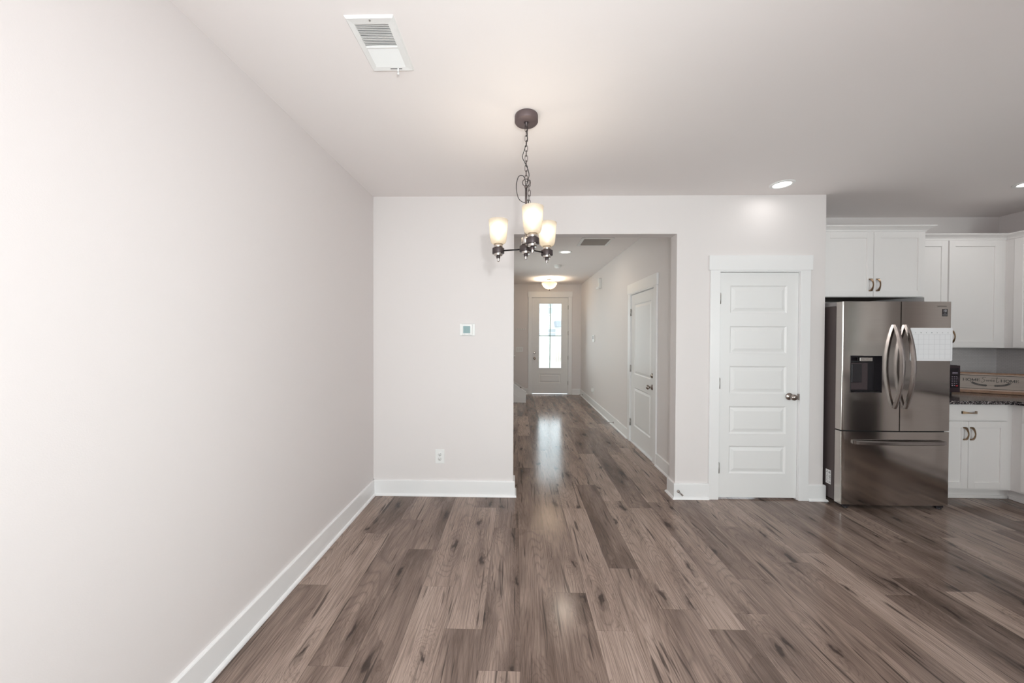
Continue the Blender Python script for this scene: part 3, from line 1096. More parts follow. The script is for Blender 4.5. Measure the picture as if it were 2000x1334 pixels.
def downlight(name, x, y, rad, dm, label, power, col):
    r = empty(name, (x, y, H), label, 'downlight')
    MB().lathe([(rad, 0), (rad, -.003), (rad - .006, -.007), (rad * .74, -.008), (rad * .70, -.003), (rad * .70, 0)], (x, y, H), 40).build('trim_ring', MT['plastic'], r)
    MB().lathe([(rad * .70, -.0025), (rad * .5, -.0045), (0, -.0055)], (x, y, H), 40).build('diffuser', dm, r)
    l = bpy.data.lights.new(name + '_lamp', 'AREA')
    l.shape = 'DISK'
    l.size = rad * 1.2
    l.energy = power
    l.color = col
    o = bpy.data.objects.new(name + '_lamp', l)
    o.parent = r
    o.location = (0, 0, -.012)
    COL.objects.link(o)
    return r


downlight('recessed_light', 2.205, 2.900, .088, MT['led'], 'round white recessed light in the ceiling above the five-panel door', .32, (1.0, .985, .96))
downlight('recessed_light', 4.215, 2.905, .088, MT['led'], 'round recessed light in the kitchen ceiling at the right edge', 1.5, (1.0, .985, .96))
downlight('recessed_light', .733, 5.205, .100, MT['led2'], 'round recessed light in the hallway ceiling behind the chandelier', 5, (1.0, .87, .72))

# hallway return grille
r = empty('return_vent', (1.054, 4.64, H), 'large dark-slatted return vent with a white frame in the hallway ceiling', 'vent')
gx0, gx1, gy0, gy1 = .845, 1.262, 4.450, 4.842
f = MB()
for ins in (0, .013, .026):
    f.box(gx0 + ins, gx0 + ins + .009, gy0 + .001, gy1 - .001, H - .010 + ins * .1, H, bev=.001)
    f.box(gx1 - ins - .009, gx1 - ins, gy0 + .001, gy1 - .001, H - .010 + ins * .1, H, bev=.001)
f.box(gx0, gx1, gy0, gy0 + .04, H - .008, H - .001).box(gx0, gx1, gy1 - .045, gy1, H - .008, H - .001)
f.box(gx0 + .001, gx0 + .040, gy0, gy1, H - .004, H).box(gx1 - .040, gx1 - .001, gy0, gy1, H - .004, H)
f.build('vent_frame', MT['plastic'], r)
MB().box(gx0 + .04, gx1 - .04, gy0 + .04, gy1 - .045, H - .002, H - .001).build('grille_back', MT['dark'], r)
for k in range(13):
    y = gy0 + .052 + k * .0235
    MB().box(gx0 + .04, gx1 - .04, -.009, .009, -.0006, .0006, T=Matrix.Translation((0, y, H - .007)) @ Matrix.Rotation(-.5, 4, 'X')).build('slat', MT['taupe'], r)

# smoke detector
r = empty('smoke_detector', (.741, 6.20, H), 'small round smoke detector on the hallway ceiling', 'smoke detector')
MB().lathe([(.072, 0), (.072, -.012), (.066, -.016), (0, -.016)], (.741, 6.20, H), 32).build('base', MT['ivory'], r)
MB().lathe([(.058, -.016), (.060, -.034), (.052, -.044), (0, -.047)], (.741, 6.20, H), 32).build('cap', MT['plastic'], r)

# foyer semi-flush light
fx, fy = .733, 7.70
r = empty('ceiling_lamp', (fx, fy, H), 'semi-flush ceiling lamp with a white glass bowl before the front door', 'lamp')
MB().lathe([(0, 0), (.062, 0), (.064, -.012), (.056, -.022), (0, -.024)], (fx, fy, H), 32).build('canopy', MT['matt_black'], r)
MB().tube([(fx, fy, H - .02), (fx, fy, 2.492)], .006, 10).build('stem', MT['bronze'], r)
MB().lathe([(.172, 2.655), (.170, 2.640), (.155, 2.605), (.128, 2.568), (.090, 2.535), (.045, 2.514), (.008, 2.506), (.008, 2.509), (.044, 2.517), (.088, 2.538), (.125, 2.571), (.152, 2.607), (.167, 2.642), (.169, 2.655), (.172, 2.655)], (fx, fy, 0), 48).build('lamp_bowl', MT['bowl'], r)
MB().lathe([(0, 2.512), (.016, 2.510), (.016, 2.504), (.008, 2.498), (.010, 2.490), (.006, 2.480), (0, 2.477)], (fx, fy, 0), 20).build('finial', MT['black'], r)
for dx in (-.095, .095):
    MB().lathe([(0, 0), (.018, .008), (.024, .024), (.018, .042), (0, .05)], (fx + dx, fy, 2.560), 16).build('bulb', MT['bulb2'], r)
    l = bpy.data.lights.new('foyer_bulb', 'POINT')
    l.energy = 44
    l.color = (1.0, .81, .60)
    l.shadow_soft_size = .03
    o = bpy.data.objects.new('foyer_bulb', l)
    o.location = (dx, 0, 2.590 - H)
    o.parent = r
    COL.objects.link(o)

# ------------------------------------------------------------------ chandelier
cx, cy = .052, 1.985
r = empty('chandelier', (cx, cy, H), 'three-light bronze and nickel chandelier hanging on a chain', 'chandelier')
MB().lathe([(0, 0), (.066, 0), (.067, -.004), (.067, -.034), (.064, -.038), (0, -.039)], (cx, cy, H), 48).build('canopy', MT['bronze2'], r)
MB().lathe([(0, -.038), (.014, -.039), (.013, -.044), (.006, -.050), (.005, -.060), (0, -.062)], (cx, cy, H), 20).build('canopy_nipple', MT['bronze'], r)


def link_pts(c, L, W, ang, n=20):
    out = []
    for i in range(n):
        a = 2 * PI * i / n
        u, v = W / 2 * math.cos(a), 0
        s = math.sin(a)
        v = (L - W) / 2 * (1 if s > 0 else -1) + W / 2 * s if abs(s) > 1e-9 else 0
        out.append(Vector((c[0] + u * math.cos(ang), c[1] + u * math.sin(ang), c[2] + v)))
    return out


z = H - .058
kk = 0
while z > 2.385:
    MB().tube(link_pts((cx, cy, z - .015), .036, .016, (kk % 2) * PI / 2 + .25), .0016, 6, closed=True).build('chain_link', MT['bronze'], r)
    z -= .0285
    kk += 1
MB().tube([(cx + .021 * math.cos(a), cy, 2.362 + .021 * math.sin(a)) for a in [2 * PI * i / 28 for i in range(28)]], .0024, 8, closed=True).build('hanging_ring', MT['bronze'], r)
# spare chain tail hanging beside the stem
tx, tz = cx + .014, 2.368
for k in range(6):
    MB().tube(link_pts((tx + (.002 if k % 2 else .004), cy - .012, tz - .014), .036, .016, (k % 2) * PI / 2 + .4), .0016, 6, closed=True).build('chain_link', MT['bronze'], r)
    tz -= .0285


def bez(pts, n=10):
    """Catmull-Rom through pts"""
    P = [Vector(p) for p in pts]
    P = [P[0] * 2 - P[1]] + P + [P[-1] * 2 - P[-2]]
    out = []
    for i in range(1, len(P) - 2):
        for k in range(n):
            t = k / n
            a, b, c, d = P[i - 1], P[i], P[i + 1], P[i + 2]
            out.append(.5 * ((2 * b) + (-a + c) * t + (2 * a - 5 * b + 4 * c - d) * t * t + (-a + 3 * b - 3 * c + d) * t ** 3))
    out.append(P[-2])
    return out


cord = [(cx, cy, H - .045), (cx + .004, cy - .006, 2.66), (cx + .004, cy - .01, 2.60), (cx - .014, cy - .012, 2.535), (cx - .022, cy - .012, 2.502), (cx - .006, cy - .014, 2.466),
        (cx + .010, cy - .014, 2.43), (cx + .016, cy - .012, 2.40), (cx + .012, cy + .006, 2.385), (cx - .002, cy + .012, 2.345), (cx - .006, cy - .012, 2.372), (cx - .020, cy - .016, 2.395), (cx - .044, cy - .014, 2.390), (cx - .056, cy - .010, 2.350),
        (cx - .054, cy - .008, 2.305), (cx - .042, cy - .004, 2.268), (cx - .022, cy, 2.252), (cx - .002, cy + .012, 2.254), (cx + .012, cy + .01, 2.268), (cx + .014, cy, 2.240), (cx + .004, cy - .010, 2.225)]
MB().tube(bez(cord, 8), .0022, 6).build('cord', MT['cord'], r)
MB().tube([(cx, cy, 2.232), (cx, cy, 2.335)], .0062, 12).lathe([(0, 2.330), (.009, 2.332), (.011, 2.338), (.009, 2.344), (.004, 2.347), (0, 2.347)], (cx, cy, 0), 16).build('stem', MT['bronze'], r)
MB().tube([(cx, cy, 2.04), (cx, cy, 2.224)], .0090, 14).lathe([(0, 2.214), (.014, 2.216), (.014, 2.230), (.007, 2.234), (0, 2.234)], (cx, cy, 0), 18).build('column', MT['nickel'], r)


def finial(mb_dark, mb_silver, mb_tip, x, y):
    mb_tip.lathe([(.0078, 1.937), (.0074, 1.920), (.006, 1.9175), (0, 1.917)], (x, y, 0), 18)
    mb_silver.lathe([(.0250, 1.966), (.0245, 1.953), (.0235, 1.952), (0, 1.952)], (x, y, 0), 28)
    mb_dark.lathe([(0, 1.9525), (.0118, 1.952), (.0118, 1.938), (.0105, 1.936), (0, 1.936)], (x, y, 0), 20)


hd, hs, hb, ht = MB(), MB(), MB(), MB()
hd.lathe([(0, 1.9955), (.0365, 1.9955), (.0372, 1.994), (.0372, 1.966), (.0365, 1.964), (0, 1.964)], (cx, cy, 0), 36)
hs.lathe([(0, 2.043), (.0265, 2.043), (.0272, 2.041), (.0272, 1.995), (0, 1.995)], (cx, cy, 0), 32)
finial(hd, hb, ht, cx, cy)
hub = hd.build('hub', MT['bronze'], r)
hs.build('hub_cap', MT['nickel'], hub)
hb.build('collar', MT['nickel'], hub)
ht.build('tip', MT['nickel'], hub)
for k, (ang, R_) in enumerate(((163, .170), (38, .166), (-79, .163))):
    a = math.radians(ang)
    lx, ly = cx + R_ * math.cos(a), cy + R_ * math.sin(a)
    arm = MB().tube([(cx + .034 * math.cos(a), cy + .034 * math.sin(a), 1.980), (lx - .033 * math.cos(a), ly - .033 * math.sin(a), 1.980)], .0046, 10).build('arm', MT['black'], r)
    d_, s_, b_, t_ = MB(), MB(), MB(), MB()
    d_.lathe([(0, 1.9955), (.0352, 1.9955), (.0358, 1.994), (.0358, 1.968), (.0352, 1.9655), (0, 1.9655)], (lx, ly, 0), 36)
    s_.lathe([(0, 2.021), (.0265, 2.021), (.0265, 1.995), (0, 1.995)], (lx, ly, 0), 32)
    finial(d_, b_, t_, lx, ly)
    for q in (50, 170, 290):
        qq = math.radians(q)
        b_.lathe([(0, .0), (.0035, .001), (.0035, .006), (0, .007)], (lx + .0335 * math.cos(qq), ly + .0335 * math.sin(qq), 1.960), 8)
    hold = d_.build('lamp_holder', MT['bronze'], r)
    s_.build('socket_cup', MT['nickel'], hold)
    b_.build('collar', MT['nickel'], hold)
    t_.build('tip', MT['nickel'], hold)
    po = [(.020, 2.0215), (.034, 2.0225), (.0425, 2.030), (.0475, 2.043), (.0500, 2.062), (.0520, 2.090), (.0545, 2.125), (.0578, 2.161)]
    pi_ = [(max(q - .0032, .004), h + (.0022 if i < 3 else 0)) for i, (q, h) in enumerate(po)]
    MB().lathe(po + [(.0572, 2.1622)] + pi_[::-1] + [po[0]], (lx, ly, 0), 48).build('lamp_shade', MT['opal'], r)
    MB().lathe([(0, 2.044), (.014, 2.048), (.028, 2.066), (.038, 2.094), (.039, 2.118), (.031, 2.140), (.016, 2.151), (0, 2.153)], (lx, ly, 0), 24).build('bulb', MT['bulb'], r)
    l = bpy.data.lights.new('chandelier_bulb', 'POINT')
    l.energy = 2.6
    l.color = (1.0, .88, .72)
    l.shadow_soft_size = .03
    o = bpy.data.objects.new('chandelier_bulb', l)
    o.location = (lx - cx, ly - cy, 2.116 - H)
    o.parent = r
    COL.objects.link(o)

# ------------------------------------------------------------------ added lamp behind the viewpoint, in place of a camera flash
gx_, gy_, gz_ = 0.17, -0.16, 1.72
r = empty('floor_lamp', (gx_, gy_, 0), 'added lamp with an opal globe behind the viewpoint, standing in for a flash', 'lamp')
MB().lathe([(0, 0), (.14, 0), (.14, .012), (.03, .022), (0, .022)], (gx_, gy_, 0), 40).build('base', MT['bronze'], r)
MB().tube([(gx_, gy_, .02), (gx_, gy_, gz_ - .10)], .011, 12).build('pole', MT['bronze'], r)
MB().lathe([(.03, -.105), (.05, -.10), (.085, -.075), (.108, -.03), (.112, 0), (.108, .03), (.085, .075), (.045, .103)], (gx_, gy_, gz_), 40).build('lamp_globe', MT['globe'], r)
l = bpy.data.lights.new('added_flash_bulb', 'POINT')
l.energy = 150
l.color = (.915, .955, 1.0)
l.shadow_soft_size = .04
o = bpy.data.objects.new('added_flash_bulb', l)
o.location = (0, 0, gz_)
o.parent = r
COL.objects.link(o)

# ------------------------------------------------------------------ kitchen
TI = Matrix()


def shaker(x0, x1, z0, z1, y, st=.057, stl=None, th=.019):
    """shaker door, front at y facing -y"""
    b = MB()
    stl = st if stl is None else stl
    b.box(x0, x0 + stl, y, y + th, z0, z1, bev=.0012)
    b.box(x1 - st, x1, y, y + th, z0, z1, bev=.0012)
    b.box(x0 + stl, x1 - st, y, y + th, z0, z0 + st, bev=.0012)
    b.box(x0 + stl, x1 - st, y, y + th, z1 - st, z1, bev=.0012)
    b.box(x0 + stl - .002, x1 - st + .002, y + .0085, y + th - .002, z0 + st - .002, z1 - st + .002)
    return b


def pull(x, z, y, horizontal=False, L=.118, T=None):
    """arched pull with flared ends, projecting to -y"""
    b = bmesh.new()
    n = 16
    rings = []
    for i in range(n + 1):
        t = i / n
        s = (t - .5) * L
        arch = math.sin(PI * t)
        out = .004 + .026 * arch ** .75
        half = .0042 + .0078 * (1 - arch) ** .9
        th = .0042 + .006 * (1 - arch) ** 2
        rings.append([b.verts.new(q) for q in ((-half, -out - th / 2, s), (half, -out - th / 2, s), (half, -out + th / 2 + (.004 if i in (0, n) else 0), s), (-half, -out + th / 2 + (.004 if i in (0, n) else 0), s))])
    for A, B in zip(rings, rings[1:]):
        for k in range(4):
            b.faces.new((A[k], A[(k + 1) % 4], B[(k + 1) % 4], B[k]))
    b.faces.new(rings[0][::-1])
    b.faces.new(rings[-1])
    for sgn in (-1, 1):
        bmesh.ops.create_cube(b, size=1, matrix=Matrix.Translation((0, -.004, sgn * (L / 2 - .006))) @ Matrix.Diagonal((.022, .008, .012, 1)))
    bmesh.ops.recalc_face_normals(b, faces=b.faces[:])
    m = MB()
    TT = Matrix.Translation((x, y, z)) @ (Matrix.Rotation(PI / 2, 4, 'Y') if horizontal else Matrix())
    m._merge(b, 0, TT)
    return m


def crown(mb, x0, x1, yf, z, h=.046, pr=.046, ends=(False, True), yb=None):
    """crown moulding across a front at yf (facing -y) with mitred returns"""
    prof = [(0, 0), (.006, .0), (.008, .006), (.010, .012), (pr * .45, h * .50), (pr * .80, h * .70), (pr - .004, h * .80), (pr, h * .82), (pr, h), (0, h)]
    path = []
    if ends[0]: path.append((x0, yb))
    path += [(x0, yf), (x1, yf)]
    if ends[1]: path.append((x1, yb))
    P = [Vector(p) for p in path]
    rings = []
    for i in range(len(P)):
        ds = []
        if i > 0: ds.append((P[i] - P[i - 1]).normalized())
        if i < len(P) - 1: ds.append((P[i + 1] - P[i]).normalized())
        ns = [Vector((d.y, -d.x)) for d in ds]
        m = ns[0] if len(ns) == 1 else (ns[0] + ns[1]) / max(.2, 1 + ns[0].dot(ns[1]))
        rings.append([mb.bm.verts.new((P[i].x + m.x * q[0], P[i].y + m.y * q[0], z + q[1])) for q in prof])
    k = len(prof)
    for A, B in zip(rings, rings[1:]):
        for i in range(k):
            mb.bm.faces.new((A[i], A[(i + 1) % k], B[(i + 1) % k], B[i]))
    mb.bm.faces.new(rings[0]); mb.bm.faces.new(rings[-1][::-1])
    bmesh.ops.recalc_face_normals(mb.bm, faces=mb.bm.faces[:])
    return mb


CABF = KY - .61      # door fronts of base cabinets and of the cabinet over the fridge
# cabinet above the fridge
c = empty('wall_cabinet', (3.205, KY, 1.832), 'white two-door cabinet above the fridge with bronze pulls', 'cabinet')
b = MB()
CABA = 3.160                       # door fronts of this shallower cabinet
yF = CABA + .0195
b.box(2.7675, 2.785, yF + .02, KY - .002, 1.837, 2.432).box(3.683, 3.701, yF + .02, KY - .002, 1.837, 2.432)
b.box(2.785, 3.683, yF + .02, KY - .002, 2.414, 2.432).box(2.785, 3.683, KY - .012, KY - .002, 1.857, 2.414)
b.box(2.7675, 3.701, yF, yF + .02, 2.39, 2.432).box(2.7675, 3.701, yF, yF + .02, 1.837, 1.870)
b.box(2.7675, 2.80, yF, yF + .02, 1.870, 2.39).box(3.661, 3.701, yF, yF + .02, 1.870, 2.39)
b.build('carcass', MT['cab'], c)
tag(MB().box(2.785, 3.683, yF + .02, KY - .012, 1.845, 1.857).build('cabinet_bottom', MT['underside'], c), 'raw brown cabinet underside')
MB().box(3.7015, 3.7205, yF, KY - .002, 0, 1.8365).build('end_panel', MT['cab'], c)
crown(MB(), 2.7675, 3.701, yF, 2.432, .046, .050, (False, True), KY - .002).build('crown_moulding', MT['cab'], c)
dr = shaker(2.779, 3.2250, 1.8415, 2.4265, CABA).build('cabinet_door', MT['cab'], c)
pull(3.1965, 1.945, CABA, L=.114).build('pull', MT['pull'], dr)
dr = shaker(3.2290, 3.6770, 1.8415, 2.4265, CABA).build('cabinet_door', MT['cab'], c)
pull(3.2590, 1.945, CABA, L=.114).build('pull', MT['pull'], dr)

# upper cabinet right of the fridge (back wall)
UF = KY - .33
RUF = KX - .3715
c = empty('wall_cabinet', (4.2, KY, 1.372), 'tall white two-door wall cabinet right of the fridge', 'cabinet')
b = MB()
b.box(3.7225, RUF + .0195, UF + .0195, KY - .002, 1.372, 2.418)
b.build('carcass', MT['cab'], c)
crown(MB(), 3.7225, RUF + .0195, UF + .0195, 2.418, .050, .050, (False, False)).build('crown_moulding', MT['cab'], c)
shaker(3.730, 4.166, 1.378, 2.410, UF).build('cabinet_door', MT['cab'], c)
dr = shaker(4.181, 4.668, 1.378, 2.410, UF).build('cabinet_door', MT['cab'], c)
pull(4.208, 1.480, UF, L=.118).build('pull', MT['pull'], dr)

# upper cabinets on the right wall: front plane faces -x
RUF = KX - .3715
def right_T(x):   # local front -y -> world -x ; local u=0 at world y=0, u grows toward -y
    return Matrix.Translation((x, 0, 0)) @ ROT_HALL


spec_u = [(-3.33, -2.68, 'white wall cabinet in the corner on the kitchen side wall'), (-2.675, -2.02, 'white wall cabinet second from the corner on the side wall'), (-1.40 + .0, -.76, 'white wall cabinet nearest the viewpoint on the side wall')]
for i, (u0, u1, lab) in enumerate(spec_u):
    c = empty('wall_cabinet', (KX, -(u0 + u1) / 2, 1.372), lab, 'cabinet')
    T = right_T(0)
    uu0 = u0 if i else -(UF + .0195)
    MB().box(RUF + .0195, KX - .002, -u1, -uu0, 1.372, 2.418).build('carcass', MT['cab'], c)
    Tn = Matrix.Translation((RUF, 0, 0)) @ ROT_HALL
    crown(MB(), uu0, u1, .0195, 2.418, .050, .050, (False, False)).transform(Tn).build('crown_moulding', MT['cab'], c)
    um = (u0 + u1) / 2
    for a, bb, s in ((-3.342 if i == 0 else u0 + .006, um - .002, 1), (um + .002, u1 - .006, -1)):
        dr = shaker(a, bb, 1.378, 2.410, 0).transform(Tn).build('cabinet_door', MT['cab'], c)
        pull((bb - .03) if s > 0 else (a + .03), 1.480, 0).transform(Tn).build('pull', MT['pull'], dr)

# base cabinet right of the fridge (back wall)
c = empty('base_cabinet', (4.05, KY, 0), 'white base cabinet with one drawer over two doors, right of the fridge', 'cabinet')
b = MB()
b.box(3.722, KX - .678 + .0195, CABF + .0195, KY - .002, .105, .882)
b.box(3.722, KX - .678 + .095, CABF + .095, KY - .002, 0, .105)
b.build('carcass', MT['cab'], c)
MB().box(3.722, KX - .678 + .081, CABF + .081, CABF + .095, 0, .03, bev=.005).build('shoe_moulding', MT['cab'], c)
dr = MB().box(3.730, 4.364, CABF, CABF + .019, .736, .879, bev=.0025).build('drawer', MT['cab'], c)
pull(4.026, .807, CABF, True, L=.128).build('pull', MT['pull'], dr)
dr = shaker(3.730, 4.0255, .125, .7265, CABF).build('cabinet_door', MT['cab'], c)
pull(3.990, .618, CABF, L=.116).build('pull', MT['pull'], dr)
dr = shaker(4.0295, 4.364, .125, .7265, CABF).build('cabinet_door', MT['cab'], c)
pull(4.049, .618, CABF, L=.116).build('pull', MT['pull'], dr)

# base cabinets along the right wall
RBF = KX - .678
Tn = Matrix.Translation((RBF, 0, 0)) @ ROT_HALL
for i, (y0, y1, lab) in enumerate(((2.42, 3.10, 'white base cabinet in the corner on the kitchen side wall'), (1.62, 2.415, 'white base cabinet second from the corner on the side wall'), (.20, .86, 'white base cabinet nearest the viewpoint on the side wall'))):
    c = empty('base_cabinet', (KX, (y0 + y1) / 2, 0), lab, 'cabinet')
    b = MB()
    b.box(RBF + .0195, KX - .002, y0, CABF + .0195 if i == 0 else y1, .105, .882)
    b.box(RBF + .095, KX - .002, y0, CABF + .095 if i == 0 else y1, 0, .105)
    b.build('carcass', MT['cab'], c)
    MB().box(RBF + .081, RBF + .095, y0, CABF + .081 if i == 0 else y1, 0, .03, bev=.005).build('shoe_moulding', MT['cab'], c)
    e1 = 3.062 if i == 0 else y1 - .006
    dr = MB().box(-e1, -y0 - .006, 0, .019, .736, .879, bev=.0025).transform(Tn).build('drawer', MT['cab'], c)
    pull(-(e1 + y0) / 2, .807, 0, True, L=.128).transform(Tn).build('pull', MT['pull'], dr)
    m = (e1 + y0) / 2
    dr = shaker(-e1, -m - .002, .125, .7265, 0).transform(Tn).build('cabinet_door', MT['cab'], c)
    pull(-m - .032, .618, 0, L=.116).transform(Tn).build('pull', MT['pull'], dr)
    dr = shaker(-m + .002, -y0 - .006, .125, .7265, 0).transform(Tn).build('cabinet_door', MT['cab'], c)
    pull(-m + .032, .618, 0, L=.116).transform(Tn).build('pull', MT['pull'], dr)
# freestanding range between the cabinets on the right wall (out of frame, seen in the fridge's reflections)
c = empty('kitchen_range', (KX - .33, 1.24, 0), 'dark steel range between the base cabinets on the side wall', 'range')
MB().box(RBF + .01, KX - .01, .866, 1.614, .02, .905, bev=.004).build('body', MT['case'], c)
MB().box(RBF - .02, RBF + .01, .875, 1.605, .20, .70, bev=.006).build('oven_door', MT['blackp'], c)
MB().tube([(RBF - .055, .93, .665), (RBF - .055, 1.55, .665)], .011, 10).build('handle', MT['steel_h'], c)
MB().box(RBF, KX - .01, .868, 1.612, .905, .918, bev=.003).build('cooktop', MT['blackp'], c)

# worktop (L-shaped, granite)
wt = MB()
e = .035
wt.prism([(3.722, KY - .001), (3.722, CABF - e), (RBF - e, CABF - e), (RBF - e, 1.618), (KX - .001, 1.618), (KX - .001, KY - .001)], 'z', .883, .915)
o = wt.build('countertop', MT['granite'])
bev = o.modifiers.new('eased_edge', 'BEVEL'); bev.width = .003; bev.segments = 2
tag(o, 'speckled dark granite countertop around the kitchen corner', 'countertop')
o = MB().box(RBF - e, KX - .001, .20, .862, .883, .915, bev=.003).build('countertop', MT['granite'])
tag(o, 'short granite countertop piece beyond the range on the side wall', 'countertop')

# tiled splashback
mb = MB().box(3.7225, KX, KY - .008, KY, .915, 1.372).box(KX - .008, KX, .20, KY - .008, .915, 1.372)
S('trim_1', mb, MT['tile'], 'grey mosaic tile splashback under the wall cabinets', 'splashback')

# microwave
mx0, mx1, my0, my1 = 3.83, 4.312, 3.400, 3.68
r = empty('microwave', ((mx0 + mx1) / 2, 3.54, .915), 'black countertop microwave partly hidden behind the fridge', 'microwave')
MB().box(mx0, mx1, my0 + .022, my1, .938, 1.202, bev=.004).build('body', MT['blackp'], r)
MB().box(mx0, 4.205, my0, my0 + .022, .940, 1.200, bev=.004).build('microwave_door', plain('microwave_black', (.02, .013, .017), .15), r)
pn = MB().box(4.207, mx1, my0, my0 + .022, .940, 1.200, bev=.004).build('control_panel', plain('microwave_panel', (.035, .02, .025), .3), r)
MB().box(4.215, 4.298, my0 - .001, my0 + .002, .985, 1.175).build('keypad', plain('keypad_black', (.012, .008, .012), .12), pn)
b = MB()
for i in range(5):
    for k in range(3):
        if i == 0 and k == 2: continue
        b.box(4.228 + k * .021, 4.240 + k * .021, my0 - .0018, my0 - .0008, 1.003 + i * .021, 1.0095 + i * .021)
for i in range(2):
    b.box(4.234, 4.286, my0 - .0018, my0 - .0008, 1.118 + i * .012, 1.123 + i * .012)
b.build('button', MT['btn'], pn)
tag(MB().box(4.268, 4.288, my0 - .002, my0 - .0008, .998, 1.008).build('stop_button', MT['red'], pn), 'red button')
b = MB()
for x in (mx0 + .04, mx1 - .04):
    for y in (my0 + .05, my1 - .04):
        b.lathe([(0, .915), (.014, .915), (.014, .938), (0, .938)], (x, y, 0), 14)
b.build('foot', MT['blackp'], r)

# "home sweet home" sign leaning across the corner
A_ = Vector((4.54, 3.5786, .917))
ang = math.atan2(-.46739, .88405)
TS = Matrix.Translation(A_) @ Matrix.Rotation(ang, 4, 'Z') @ Matrix.Rotation(-.035, 4, 'X') @ Matrix.Translation((0, 0, -.917))
sx0, sx1, sz0, sz1 = -.075, .475, .917, 1.121
r = empty('wall_sign', tuple(TS @ Vector((.2, 0, .917))), 'framed wooden sign with home sweet home lettering, leaning in the counter corner', 'sign')
MB().box(sx0 + .01, sx1 - .01, .002, .010, sz0 + .006, sz1 - .006).transform(TS).build('board', MT['signw'], r)
fo, fi, fl = MB(), MB(), MB()
for a, bz, cz, dz in ((sx0, sx1, sz1 - .015, sz1), (sx0, sx1, sz0, sz0 + .026)):
    fo.box(a, bz, -.010, .012, cz, dz, bev=.002)
fo.box(sx0, sx0 + .016, -.010, .012, sz0 + .026, sz1 - .015, bev=.002).box(sx1 - .016, sx1, -.010, .012, sz0 + .026, sz1 - .015, bev=.002)
fo.transform(TS).build('frame', MT['frame'], r)
fi.box(sx0 + .016, sx1 - .016, -.005, .004, sz1 - .026, sz1 - .015).box(sx0 + .016, sx1 - .016, -.005, .004, sz0 + .026, sz0 + .040)
fi.transform(TS).build('inner_frame', MT['frame2'], r)
fl.box(sx0 + .016, sx1 - .016, -.003, .003, sz1 - .031, sz1 - .026).box(sx0 + .016, sx1 - .016, -.003, .003, sz0 + .040, sz0 + .044)
fl.transform(TS).build('border_line', MT['ink'], r)


def letters(mb, word, u0, u1, v0, v1, T):
    """plain serif capitals drawn as strokes"""
    G = {
        'H': [[(0, 0), (0, 1)], [(.8, 0), (.8, 1)], [(0, .5), (.8, .5)], [(-.13, 0), (.13, 0)], [(-.13, 1), (.13, 1)], [(.67, 0), (.93, 0)], [(.67, 1), (.93, 1)]],
        'O': [[(.5 + .5 * math.cos(a), .5 + .5 * math.sin(a)) for a in [2 * PI * i / 24 for i in range(25)]]],
        'M': [[(0, 0), (.02, 1)], [(.02, 1), (.5, .12)], [(.5, .12), (.98, 1)], [(.98, 1), (1, 0)], [(-.13, 0), (.13, 0)], [(.86, 0), (1.13, 0)], [(-.12, 1), (.1, 1)], [(.9, 1), (1.1, 1)]],
        'E': [[(0, 0), (0, 1)], [(-.12, 0), (.62, 0)], [(-.12, 1), (.6, 1)], [(0, .52), (.46, .52)], [(.62, 0), (.66, .22)], [(.6, 1), (.63, .8)], [(.46, .42), (.46, .62)]],
    }
    adv = {'H': 1.15, 'O': 1.3, 'M': 1.4, 'E': .8}
    tot = sum(adv[ch] for ch in word) - .2
    k = (u1 - u0) / tot
    x = u0
    for ch in word:
        for st in G[ch]:
            hor = len(st) == 2 and abs(st[0][1] - st[1][1]) < .05
            wd = .0022 if hor else .0042
            mb.ribbon([(x + p[0] * k, v0 + p[1] * (v1 - v0)) for p in st], wd, T)
        x += adv[ch] * k
    return mb


TL = TS @ Matrix.Translation((0, .0018, 0))
lt = MB()
letters(lt, 'HOME', .022, .128, 1.034, 1.0585, TL)
letters(lt, 'HOME', .268, .375, 1.0335, 1.0575, TL)
def sm2(pts, n=8):
    return [(p.x, p.y) for p in bez([(a, b_, 0) for a, b_ in pts], n)]
# script "Sweet"
lt.ribbon(sm2([(.170, 1.071), (.163, 1.0755), (.153, 1.072), (.148, 1.064), (.155, 1.055), (.163, 1.046), (.160, 1.034), (.150, 1.026), (.142, 1.026), (.139, 1.031)]), .0026, TL)
lt.ribbon(sm2([(.172, 1.050), (.175, 1.036), (.180, 1.037), (.185, 1.050), (.186, 1.037), (.191, 1.037), (.197, 1.051)]), .0024, TL)
lt.ribbon(sm2([(.199, 1.041), (.208, 1.045), (.209, 1.051), (.203, 1.050), (.200, 1.041), (.204, 1.034), (.213, 1.038)]), .0024, TL)
lt.ribbon(sm2([(.215, 1.041), (.224, 1.045), (.225, 1.051), (.219, 1.050), (.216, 1.041), (.220, 1.034), (.229, 1.038)]), .0024, TL)
lt.ribbon(sm2([(.243, 1.079), (.240, 1.060), (.238, 1.040), (.240, 1.026), (.246, 1.029), (.253, 1.038)]), .0030, TL)
lt.ribbon(sm2([(.205, 1.066), (.225, 1.0675), (.250, 1.066), (.300, 1.0685)]), .0020, TL)
